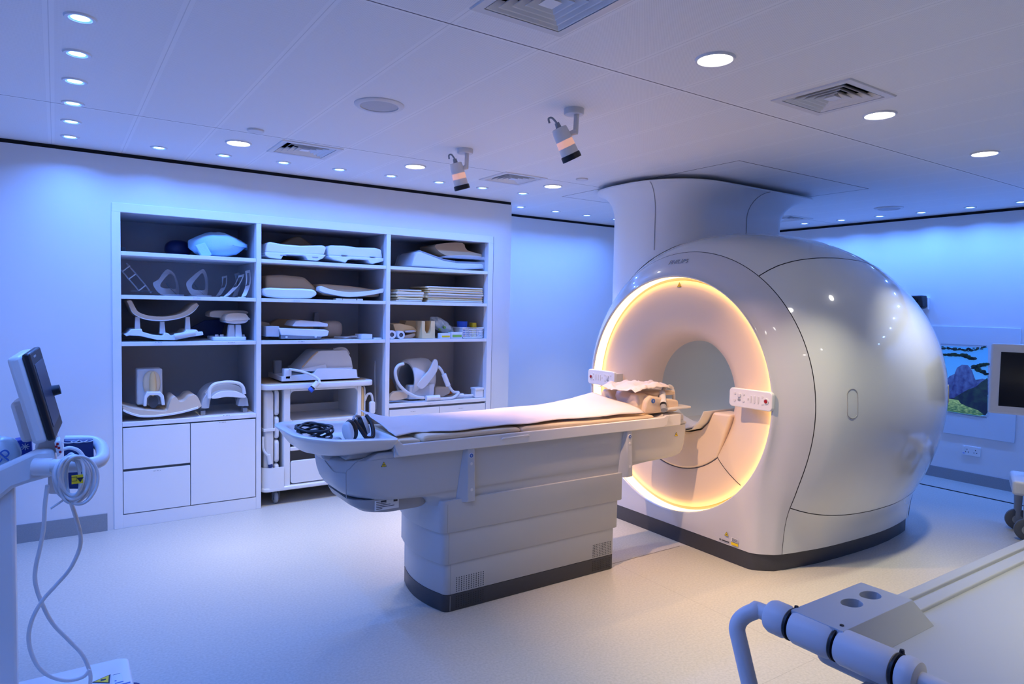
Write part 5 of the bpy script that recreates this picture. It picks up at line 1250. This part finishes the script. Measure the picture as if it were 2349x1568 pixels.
# ================================================================ RIGHT WALL
WX = WX1
XW = lambda px, py: XP(px, py, WX)
wp = thing('wall_screen', 'landscape picture of a mountain on a square pale glass panel, right wall', 'wall screen', tuple(XW(2240, 880)))
a, b = XW(2140, 748), XW(2336, 1012)
gy0, gy1 = XW(2336, 880).y, XW(2336, 880).y + 1.0
gz0, gz1 = XW(2250, 1004).z, XW(2250, 750).z
M_glassw = mat('pale_glass_panel', (0.62, 0.68, 0.74), 0.15, coat=0.4)
bm = NB(); box(bm, WX-.012, WX-.001, gy0, gy1, gz0, gz1); obj('glass_panel', bm, M_glassw, wp, bevel=.002)
def emis(name, c, s, c2=None, axis='z', lo=0, hi=1, nz=0, ns=10):
    m = bpy.data.materials.new(name); m.use_nodes = True; nt = m.node_tree; bb = nt.nodes['Principled BSDF']
    bb.inputs['Base Color'].default_value = (*[v*.4 for v in c], 1); bb.inputs['Roughness'].default_value = .5; bb.inputs['Emission Strength'].default_value = s; bb.inputs['Emission Color'].default_value = (*c, 1)
    if c2 or nz:
        tc = nt.nodes.new('ShaderNodeTexCoord'); sp = nt.nodes.new('ShaderNodeSeparateXYZ'); nt.links.new(tc.outputs['Generated'], sp.inputs[0])
        n = nt.nodes.new('ShaderNodeTexNoise'); n.inputs['Scale'].default_value = ns; n.inputs['Detail'].default_value = 6; nt.links.new(tc.outputs['Generated'], n.inputs['Vector'])
        f = _math(nt, 'ADD', _math(nt, 'MULTIPLY', sp.outputs[2], 1-nz), _math(nt, 'MULTIPLY', n.outputs['Fac'], nz))
        cr = nt.nodes.new('ShaderNodeValToRGB'); cr.color_ramp.elements[0].position = lo; cr.color_ramp.elements[1].position = hi
        cr.color_ramp.elements[0].color = (*c, 1); cr.color_ramp.elements[1].color = (*(c2 or c), 1); nt.links.new(f, cr.inputs[0]); nt.links.new(cr.outputs[0], bb.inputs['Emission Color'])
    return m
S_ = .55
M_sky = emis('picture_sky', (.10, .42, .95), S_, (.05, .30, .95)); M_mtn = emis('picture_rock', (.012, .02, .16), S_, (.06, .14, .55), nz=.75, lo=.35, hi=.7, ns=9)
M_tree = emis('picture_wood', (.004, .012, .05), S_, (.02, .07, .08), nz=.8, lo=.4, hi=.75, ns=8); M_grass = emis('picture_grass', (.04, .14, .08), S_, (.30, .55, .28), nz=.8, lo=.4, hi=.65, ns=14)
def flat(name, pts, d, m, parent):
    bm = NB(); P = [XW(x, y) for x, y in pts]; loft(bm, [[(WX-.012-d, p.y, p.z) for p in P], [(WX-.012-d+.0008, p.y, p.z) for p in P]]); return obj(name, bm, m, parent, smooth=0)
pic = flat('picture', [(2140, 792), (2268, 797), (2267, 945), (2262, 953), (2250, 954), (2140, 938)], .001, M_sky, wp)
flat('far_ridge', [(2140, 905), (2160, 885), (2180, 862), (2196, 855), (2200, 880), (2268, 905), (2268, 870), (2255, 868), (2242, 875), (2236, 905), (2268, 945), (2140, 930)], .002, M_mtn, pic)
flat('mountain', [(2172, 925), (2186, 890), (2192, 855), (2197, 843), (2208, 836), (2222, 837), (2231, 848), (2238, 868), (2246, 882), (2258, 900), (2262, 930)], .003, M_mtn, pic)
flat('forest', [(2140, 920), (2170, 915), (2190, 912), (2206, 902), (2222, 893), (2240, 887), (2252, 876), (2267, 866), (2267, 945), (2262, 952), (2140, 938)], .004, M_tree, pic)
flat('grass_bank', [(2140, 930), (2180, 914), (2200, 917), (2206, 925), (2222, 932), (2245, 940), (2258, 950), (2250, 953), (2140, 937)], .005, M_grass, pic)
rnd = random.Random(4)
def branch(name, pts, w):
    bm = NB()
    for i in range(len(pts)-1):
        (xa, ya), (xb, yb) = pts[i], pts[i+1]
        for k in range(13):
            t = k/12; x, y = xa+(xb-xa)*t+rnd.uniform(-3, 3), ya+(yb-ya)*t+rnd.uniform(-2.5, 2.5); r = w*rnd.uniform(.5, 1.2)
            q = [XW(x+r*1.8*cos(2*pi*j/8)*rnd.uniform(.7, 1.2), y+r*.75*sin(2*pi*j/8)*rnd.uniform(.7, 1.2)) for j in range(8)]
            loft(bm, [[(WX-.0165, p.y, p.z) for p in q], [(WX-.0158, p.y, p.z) for p in q]])
    obj(name, bm, M_tree, pic, smooth=0)
branch('pine_branch', [(2150, 796), (2190, 799), (2225, 802), (2262, 796)], 3.0); branch('pine_branch', [(2155, 816), (2190, 812), (2215, 815), (2234, 822)], 4.0); branch('pine_branch', [(2234, 842), (2248, 838), (2266, 835)], 4.0); branch('pine_branch', [(2240, 845), (2255, 852), (2267, 858)], 4.0)
bm = NB()
for k in range(46):
    x = 2160+k*2.3; 
    for yy in ((790.5+(x-2160)*.04), (941+(x-2170)*.155)):
        p = XW(x, yy); q = XW(x+1.0, yy+(-2.6 if yy < 850 else 3.2)); tube(bm, [(WX-.0165, p.y, p.z), (WX-.0165, q.y, q.z)], .0012, 4, smooth=False)
for k in range(30): 
    yy = 860+k*3; p = XW(2267, yy); q = XW(2269.3, yy+.5); tube(bm, [(WX-.0165, p.y, p.z), (WX-.0165, q.y, q.z)], .0012, 4, smooth=False)
obj('picture_fringe', bm, M_ink, pic, smooth=0)
# twin socket
c = XW(2229, 1034); t = thing('wall_socket', 'white twin power socket low on the right wall', 'socket', tuple(c))
bm = NB(); prism(bm, rrect(c.y-.073, c.y+.073, c.z-.043, c.z+.043, .006), 'x', WX-.010, WX); o = obj('face_plate', bm, M_tray, t, bevel=.002)
bm = NB()
for s in (-1, 1):
    for dy, dz in ((0, .012), (-.011, -.012), (.011, -.012)): box(bm, WX-.0112, WX-.0098, c.y+s*.034+dy-.003, c.y+s*.034+dy+.003, c.z+dz-.004, c.z+dz+.004)
obj('pin_hole', bm, M_ink, o, smooth=0)
bm = NB()
for s in (-1, 1): cyl(bm, (WX-.0095, c.y+s*.058, c.z+.03), (WX-.0125, c.y+s*.058, c.z+.03), .008, .007, 12)
obj('screw_cap', bm, M_label, o); bm = NB(); box(bm, WX-.0112, WX-.0098, c.y+.052, c.y+.068, c.z-.030, c.z-.024); obj('socket_badge', bm, M_blue, o, smooth=0)
# little camera
c = XW(2118, 693); t = thing('wall_camera', 'small black camera on the right wall beside the scanner', 'camera', (WX-.02, c.y, c.z))
bm = NB(); prism(bm, [(c.y+.075, c.z+.06), (c.y-.045, c.z+.062), (c.y-.055, c.z-.045), (c.y-.02, c.z-.065), (c.y+.01, c.z-.04)], 'x', WX-.13, WX-.03); b_ = obj('camera_body', bm, M_black, t, bevel=.008)
bm = NB(); lathe(bm, [(.024, WX-.145), (.026, WX-.128), (.001, WX-.127)], (0, c.y+.012, c.z+.02), 20, 'x'); obj('lens', bm, M_blackp, b_)
bm = NB(); box(bm, WX-.03, WX-.001, c.y-.06, c.y+.02, c.z-.07, c.z+.05); obj('camera_mount', bm, M_tray, t, bevel=.006)

# ================================================================ EQUIPMENT STAND AT THE RIGHT EDGE
n_ = Vector((-sin(rad(68)), -cos(rad(68)), 0)); e_ = Vector((cos(rad(68)), -sin(rad(68)), 0))
st = thing('monitor_stand', 'white wheeled equipment stand with a dark screen at the right photo edge', 'monitor stand', (5.72, 1.75, 0))
O_ = Vector((5.55, 1.95, 0))
left = ray(2270, 870); 
t_ = (n_.dot(Vector((5.60, 1.85, 0)))-n_.dot(Vector((0, 0, 0))))/n_.dot(left)
pl_ = CO + left*t_
up_t = CO + ray(2270, 787)*t_; up_b = CO + ray(2268, 947)*t_
def lb(bm, u0, u1, v0, v1, w0, w1, o=pl_):
    vs = box(bm, u0, u1, v0, v1, w0, w1)
    for v in vs: c = v.co.copy(); q = Vector((o.x, o.y, 0)) + e_*c.x - n_*c.y; v.co = Vector((q.x, q.y, c.z))
zb_, zt_ = up_b.z, up_t.z
bm = NB(); lb(bm, 0, .62, 0, .055, zb_, zt_); ms = obj('monitor', bm, M_tray, st, bevel=.014, seg=3)
h_ = zt_-zb_
bm = NB(); lb(bm, .058, .56, -.003, .003, zb_+h_*.115, zt_-h_*.115); obj('screen', bm, M_blackp, ms, bevel=.002)
bm = NB(); lb(bm, .27, .35, .06, .12, .30, zb_+.2); obj('stand_post', bm, M_tray, st, bevel=.01)
pb = CO + ray(2322, 1120)*((Vector((5.45, 1.80, 0)).dot(n_))/n_.dot(ray(2322, 1120)))
bm = NB(); lb(bm, 0, .55, 0, .40, pb.z-.045, pb.z+.055, pb); obj('stand_base', bm, M_tray, st, bevel=.02, seg=3)
for (u, v) in ((.09, -.04), (.05, .22), (.42, -.04), (.42, .3)):
    q = Vector((pb.x, pb.y, 0)) + e_*u - n_*v; r = .074
    bm = NB(); lathe(bm, [(r*.5, -.016), (r*.8, -.018), (r, -.010), (r, .010), (r*.8, .018), (r*.5, .016)], (0, 0, 0), 24, 'x', True, True); xf(bm, TRS((q.x, q.y, r), atan if False else math.atan2(e_.y, e_.x)+pi/2+.15)); w_ = obj('caster', bm, M_dkgrey, st)
    bm = NB(); lathe(bm, [(r*.45, -.019), (.001, -.020)], (0, 0, 0), 16, 'x'); lathe(bm, [(r*.45, .019), (.001, .020)], (0, 0, 0), 16, 'x'); xf(bm, TRS((q.x, q.y, r), math.atan2(e_.y, e_.x)+pi/2+.15)); obj('wheel_hub', bm, M_midgrey, w_)
    bm = NB(); cyl(bm, (q.x, q.y, r*1.1), (q.x, q.y, pb.z-.03), .022, .028, 12); obj('caster_stem', bm, M_midgrey, w_)

# ================================================================ FOREGROUND TROLLEY (right bottom)
tl = thing('patient_trolley', 'pale grey wheeled trolley bed with bumper rollers in the right foreground', 'trolley', (2.2, .42, 0))
ZD = .835
bm = NB(); rslab(bm, 1.29, 3.30, .02, .775, ZD-.05, ZD, .03, .01); obj('deck', bm, M_trolley, tl)
bm = NB()
for ya, yb in ((.748, .777), (.705, .738), (.018, .045)): rslab(bm, 1.33, 3.29, ya, yb, ZD-.002, ZD+.009, .004, .003)
obj('edge_rail', bm, M_trolley, tl)
# corner block with two slots
bx0, bx1, by0, by1, bz = 1.262, 1.535, .695, .81, .885
bm = NB(); loft(bm, [[(bx0-.0, by0-.035, ZD), (bx1+.025, by0-.035, ZD), (bx1+.012, by1, ZD), (bx0-.0, by1, ZD)], [(bx0, by0, bz), (bx1, by0, bz), (bx1-.002, by1-.003, bz), (bx0, by1-.003, bz)]])
blk = obj('corner_block', bm, M_trolley, tl, bevel=.008, seg=3)
for sx_ in (1.405, 1.48):
    bm = NB(); prism(bm, [(sx_+.028*cos(2*pi*k/20)*(1 if k < 10 else .9), .757+.020*sin(2*pi*k/20)) for k in range(20)], 'z', ZD+.004, bz+.02); cut(blk, bm)
# end bar with bumper rollers, running along the end of the trolley
bz_ = .85; bxx = 1.272
def bar_seg(ya, yb, r, m, nm, e=.013):
    bm = NB(); lathe(bm, [(.012, ya), (r-e, ya), (r-e*.3, ya+(yb-ya)/abs(yb-ya)*e*.3), (r, ya+(yb-ya)/abs(yb-ya)*e), (r, yb-(yb-ya)/abs(yb-ya)*e), (r-e*.3, yb-(yb-ya)/abs(yb-ya)*e*.3), (r-e, yb), (.012, yb)], (bxx, 0, bz_), 36, 'y', True, True); return obj(nm, bm, m, tl)
bar_seg(.865, .811, .035, M_bumper, 'bumper_roller'); bar_seg(.807, .712, .035, M_bumper, 'bumper_roller'); bar_seg(.708, .597, .035, M_bumper, 'bumper_roller'); bar_seg(.593, .555, .035, M_bumper, 'bumper_roller')
for y in (.809, .710, .595):
    bm = NB(); lathe(bm, [(.012, y-.0022), (.0335, y-.0022), (.0335, y+.0022), (.012, y+.0022)], (bxx, 0, bz_), 32, 'y', True, True); 
    for dx, dz in ((.0, .034),): cyl(bm, (bxx+.012, y, bz_+.031), (bxx+.012, y, bz_+.037), .005, .004, 8)
    obj('bumper_ring', bm, M_black, tl)
bm = NB(); tube(bm, [(bxx, -.1, bz_), (bxx, .55, bz_), (bxx, .86, bz_), (bxx-.012, .895, bz_-.003), (bxx-.034, .918, bz_-.035), (bxx-.040, .90, bz_-.09), (bxx-.043, .82, bz_-.30), (bxx-.044, .74, bz_-.52)], .0175, 14); obj('push_bar', bm, M_bumper, tl)
bm = NB(); tube(bm, [(1.275, .62, .80), (1.285, .60, .74), (1.32, .52, .71), (1.34, .40, .70)], .045, 16); obj('bar_mount', bm, M_trolley, tl)
bm = NB(); box(bm, 1.5, 3.1, .12, .68, .25, .32); box(bm, 1.75, 1.85, .3, .5, .3, ZD-.05); box(bm, 2.75, 2.85, .3, .5, .3, ZD-.05); box(bm, 1.195, 1.215, .64, .74, .26, .34); box(bm, 1.20, 1.6, .60, .68, .27, .31); obj('undercarriage', bm, M_bedd, tl, bevel=.006)
for x, y in ((1.6, .18), (1.6, .62), (3.0, .18), (3.0, .62)): castor((x, y, 0), .10, .04, tl)

# ================================================================ MONITOR CART AT THE LEFT EDGE
YL = 2.62
mc = thing('monitor_cart', 'white wheeled cart with a tilted black framed display at the left edge', 'monitor cart', (-.13, YL, 0))
L = lambda px, py, y=YL: YP(px, py, y)
def lp(pts, y=YL): return [(L(a, b, y).x, L(a, b, y).z) for a, b in pts]
slab('post', lp([(-60, 1150), (33, 1117), (42, 1700), (-60, 1700)]), YL, YL+.10, M_plas, mc, .01)
slab('desk', lp([(-80, 1090), (0, 1068), (83, 1030), (124, 1028), (132, 1085), (110, 1093), (66, 1105), (31, 1117), (0, 1142), (-80, 1180)]), YL-.02, YL+.02, M_plas, mc, .012)
slab('desk_tray', lp([(-80, 1128), (0, 1106), (83, 1066), (124, 1050), (132, 1085), (110, 1093), (66, 1105), (31, 1117), (0, 1142), (-80, 1180)]), YL+.021, YL+.30, M_plas, mc, .004)
slab('neck', lp([(52, 905), (62, 900), (90, 935), (130, 1010), (140, 1040), (84, 1045), (80, 1030), (84, 1020)]), YL+.02, YL+.20, M_plas, mc, .012)
# tilted display
def disp(w0, w1, d0, d1, s0, s1):
    """box in the display frame: w depth along the width axis, d thickness, s along its height"""
    A, B_ = L(128, 1008, YL-.03), L(68, 810, YL-.03)
    hh = (B_-A); H = hh.length; h = hh/H; w = Vector((.075, .997, 0)).normalized(); w = (w - h*w.dot(h)).normalized(); n = w.cross(h).normalized()
    n = n if n.x > 0 else -n
    bm = NB(); vs = box(bm, 0, 1, 0, 1, 0, 1)
    for v in vs:
        c = v.co.copy(); v.co = A + w*(w0+(w1-w0)*c.x) + n*(d0+(d1-d0)*c.y) + h*(H*(s0+(s1-s0)*c.z))
    return bm, A, w, n, h, H
bm, A_, w_, n_2, h_2, H_2 = disp(0, .30, -.022, 0, 0, 1); dpy = obj('display_bezel', bm, M_matte, mc, bevel=.006)
bm, *_ = disp(.03, .27, 0, .0015, .13, .86); obj('display_screen', bm, mat('dim_screen', (.03, .045, .09), .3), dpy, bevel=.0005)
bm, *_ = disp(.0, .30, -.062, -.022, .0, .995); obj('display_back', bm, M_plas, dpy, bevel=.012, seg=3)
bm, *_ = disp(.08, .20, -.10, -.06, .0, .48); obj('display_arm', bm, M_plas, dpy, bevel=.012)
bm = NB(); q = A_ + w_*.27 + h_2*(H_2*.44); cyl(bm, q, q+n_2*.024, .019, .017, 18); obj('display_knob', bm, M_black, dpy)
bm, *_ = disp(.06, .12, 0.0, .0012, .93, .95); obj('display_badge', bm, M_midgrey, dpy, smooth=0)
# port panel with red symbols
slab('port_panel', lp([(124, 1012), (138, 1008), (145, 1035), (132, 1048)], YL-.02), YL-.025, YL+.05, M_plas, mc, .004)
bm = NB()
for px, py in ((132, 1018), (135, 1027), (138, 1036), (129, 1024)): q = L(px, py, YL-.027); cyl(bm, (q.x, YL-.0265, q.z), (q.x, YL-.024, q.z), .004, .004, 8)
obj('port_symbol', bm, M_red, mc)
# handle loop
P = [L(a, b, y_) for a, b, y_ in ((84, 1068, YL-.02), (130, 1068, YL-.06), (180, 1067, YL-.06), (222, 1060, YL-.05), (234, 1050, YL-.02), (236, 1035, YL+.06), (228, 1020, YL+.14), (205, 1012, YL+.18), (150, 1012, YL+.20))]
bm = NB(); tube(bm, [tuple(p) for p in P], .021, 14); obj('push_handle', bm, M_plas, mc)
bm = NB(); cyl(bm, L(78, 1070, YL-.03), L(122, 1070, YL-.05), .027, .027, 18); obj('handle_collar', bm, M_plas, mc)
slab('hook_plate', lp([(110, 1085), (150, 1085), (150, 1120), (135, 1134), (110, 1133)], YL+.04), YL+.04, YL+.07, M_plas, mc, .006)
# base on the floor with castors
zb0 = .155
c0, c1 = ZP(290, 1502, zb0), ZP(40, 1541, zb0)
bm = NB(); loft(bm, [[(x, y, z) for x, y in rrect(-.50, c0.x+.006, 2.15, c0.y, .03)] for z in (.06, zb0-.008)] + [[(x, y, zb0) for x, y in rrect(-.49, c0.x-.004, 2.16, c0.y-.012, .03)]]); bs = obj('cart_base', bm, M_tray, mc, smooth=60)
p = ZP(236, 1559, zb0+.0012); warn(Vector((p.x, p.y, zb0+.0004)), (.1, 1, 0), (-1, .1, 0), .055, bs)
q0, q1 = ZP(256, 1548, zb0), ZP(284, 1575, zb0)
bm = NB(); box(bm, q0.x-.002, q1.x, q1.y-.01, q0.y, zb0-.001, zb0+.0012); lb_ = obj('info_label', bm, M_label, bs, smooth=0)
bm = NB()
for k in range(4): box(bm, q0.x+.006, q0.x+.012+.02*((k*5) % 3), q1.y+.0+.018*k, q1.y+.006+.018*k, zb0+.001, zb0+.0018)
for k in range(3): box(bm, q0.x+.004, q1.x-.004, q0.y-.004-.0*k, q0.y-.0028, zb0+.001, zb0+.0018)
obj('label_print', bm, M_bluesm, lb_, smooth=0)
for x, y in ((.215, 2.80), (-.42, 2.80), (-.42, 2.22), (.16, 2.22)):
    bm = NB(); lathe(bm, [(.001, 0), (.032, 0), (.036, .012), (.036, .06), (.030, .068), (.001, .070)], (x, y, 0), 22); obj('caster', bm, M_navy if x > .2 else M_dkgrey, mc)
# hanging cable bundle on the handle
cb = thing('cable_bundle', 'white cable wound in loops over the monitor cart handle with a yellow tag', 'cable', tuple(L(170, 1100, YL-.12)))
bm = NB(); rnd = random.Random(11)
for k in range(11):
    cxp, cyp, rxp, ryp = 170+rnd.uniform(-12, 12), 1095+rnd.uniform(-6, 6), 33+rnd.uniform(-12, 12), 52+rnd.uniform(-8, 8)
    pts = []
    for j in range(14):
        a = 2*pi*j/14; q = L(cxp+rxp*cos(a)+3*sin(2*a+k), cyp+ryp*sin(a), YL-.098-.006*k+.008*sin(a*2+k)); pts.append(tuple(q))
    tube(bm, pts, .0048, 7, closed=True)
obj('cable_loops', bm, M_cablew, cb, smooth=60)
bm = NB(); tube(bm, [tuple(L(a, b, YL-.1)) for a, b in ((145, 1030), (160, 1027), (178, 1032), (190, 1045), (198, 1062))], .0058, 7); obj('loose_end', bm, M_cablew, cb); bm = NB(); tube(bm, [tuple(L(a, b, YL-.12)) for a, b in ((155, 1140), (140, 1150), (116, 1166))], .0035, 6); obj('loose_end', bm, M_cablew, cb)
bm = NB(); a_, b_ = L(164, 1090, YL-.185), L(191, 1107, YL-.185); box(bm, a_.x, b_.x, YL-.1865, YL-.185, b_.z, a_.z); tg = obj('yellow_tag', bm, M_yellow, cb, smooth=0)
bm = NB(); m_ = L(184, 1099, YL-.1865); tri(bm, m_, (1, 0, 0), (0, 0, -1), .016, .0006); q = L(171, 1098, YL-.1868); 
for dx, dz, w, h in ((-.008, 0, .0012, .012), (.006, 0, .0012, .012), (-.001, .006, .015, .0012), (-.001, -.006, .015, .0012)): box(bm, q.x+dx-w/2, q.x+dx+w/2, YL-.1872, YL-.1864, q.z+dz-h/2, q.z+dz+h/2)
obj('tag_print', bm, M_ink, tg, smooth=0)
def hang(name, pts, lab, r=.0062, dy=0.0):
    bm = NB(); P = []
    for i, (a, b) in enumerate(pts):
        y = YL-.04 + dy + .05*i/len(pts)
        q = L(a, b, y)
        if q.z < zb0+.008: q = ZP(a, b, zb0+.008)
        P.append(tuple(q))
    tube(bm, P, r, 8); return tag(obj(name, bm, M_cablew, smooth=60), lab, 'cable', 'white cables hanging to the cart base')
hang('hanging_cable', [(109, 1112), (103, 1160), (100, 1210), (92, 1255), (82, 1300), (81, 1335), (94, 1378), (120, 1428), (160, 1470), (190, 1503), (207, 1545), (205, 1580)], 'thin white cable that starts at the desk underside and hangs to the base')
hang('hanging_cable', [(163, 1152), (177, 1195), (185, 1230), (181, 1262), (160, 1305), (128, 1342), (95, 1380), (72, 1425), (66, 1468), (78, 1512), (105, 1545), (150, 1560), (190, 1552), (206, 1535)], 'thin grey-white cable that drops from the wound bundle and loops on the base', dy=-.03)
# navy bin behind the handle
nb = thing('navy_bin', 'dark blue box with white ring print hooked behind the cart handle', 'bin', tuple(L(185, 1122, YL+.11)))
slab('bin_body', lp([(147, 1011), (214, 1010), (218, 1121), (147, 1121)], YL+.09), YL+.09, YL+.135, M_navy, nb, .003)
bm = NB()
for px, r_ in ((160, .022), (182, .020), (200, .016)):
    q = L(px, 1010, YL+.0885); pts = [(q.x+r_*1.3*cos(rad(200+140*k/10)), YL+.0885, q.z+.004+r_*.55*sin(rad(200+140*k/10))) for k in range(11)]; tube(bm, pts, .0016, 5, smooth=False)
obj('ring_print', bm, M_label, nb, smooth=0)
# packets on the desk
q0 = L(20, 1052, YL+.02)
pk = thing('wipes_packet', 'white and teal wipes packet lettered prep on the cart desk', 'packet', tuple(q0))
M_teal = mat('teal_print', (.10, .55, .62), .3, coat=.3)
ang = math.atan2(L(83, 1031).z-L(0, 1068).z, L(83, 1031).x-L(0, 1068).x)
R_ = Matrix.Translation(L(6, 1098, YL+.10) + Vector((0, 0, .012))) @ Matrix.Rotation(-ang, 4, 'Y')
bm = NB(); blob(bm, (0, .04, .062), (.075, .052, .056), 2.6, 30, 16, lambda v: v*(1+.06*noise.noise((v.x*30, v.y*20, v.z*30)))); xf(bm, R_); obj('packet_body', bm, mat('packet_film', (.62, .74, .82), .25, coat=.4, bump=.4, nscale=40), pk, smooth=70)
bm = NB(); blob(bm, (-.005, .05, .100), (.055, .04, .026), 2.3, 24, 12); xf(bm, R_); obj('packet_flap', bm, M_teal, pk, smooth=70)
text('packet_lettering', 'prep', .055, R_ @ basis((0.0, -.0175, .058), (.96, 0, .28), (-.28, 0, .96)), M_bluesm, pk, ext=.001)
t = thing('blue_carton', 'small blue carton with white star print beside the wipes packet', 'carton', tuple(L(58, 1040, YL+.2)))
slab('carton_box', lp([(36, 1060), (32, 1012), (66, 1006), (72, 1012), (74, 1044)], YL+.20), YL+.20, YL+.27, mat('carton_blue', (.02, .06, .42), .4), t, .003)
bm = NB(); q = L(58, 1024, YL+.1995)
for k in range(4):
    a = pi*k/4; tube(bm, [(q.x-.012*cos(a), YL+.1988, q.z-.012*sin(a)), (q.x+.012*cos(a), YL+.1988, q.z+.012*sin(a))], .0015, 5, smooth=False)
obj('star_print', bm, M_label, t, smooth=0)
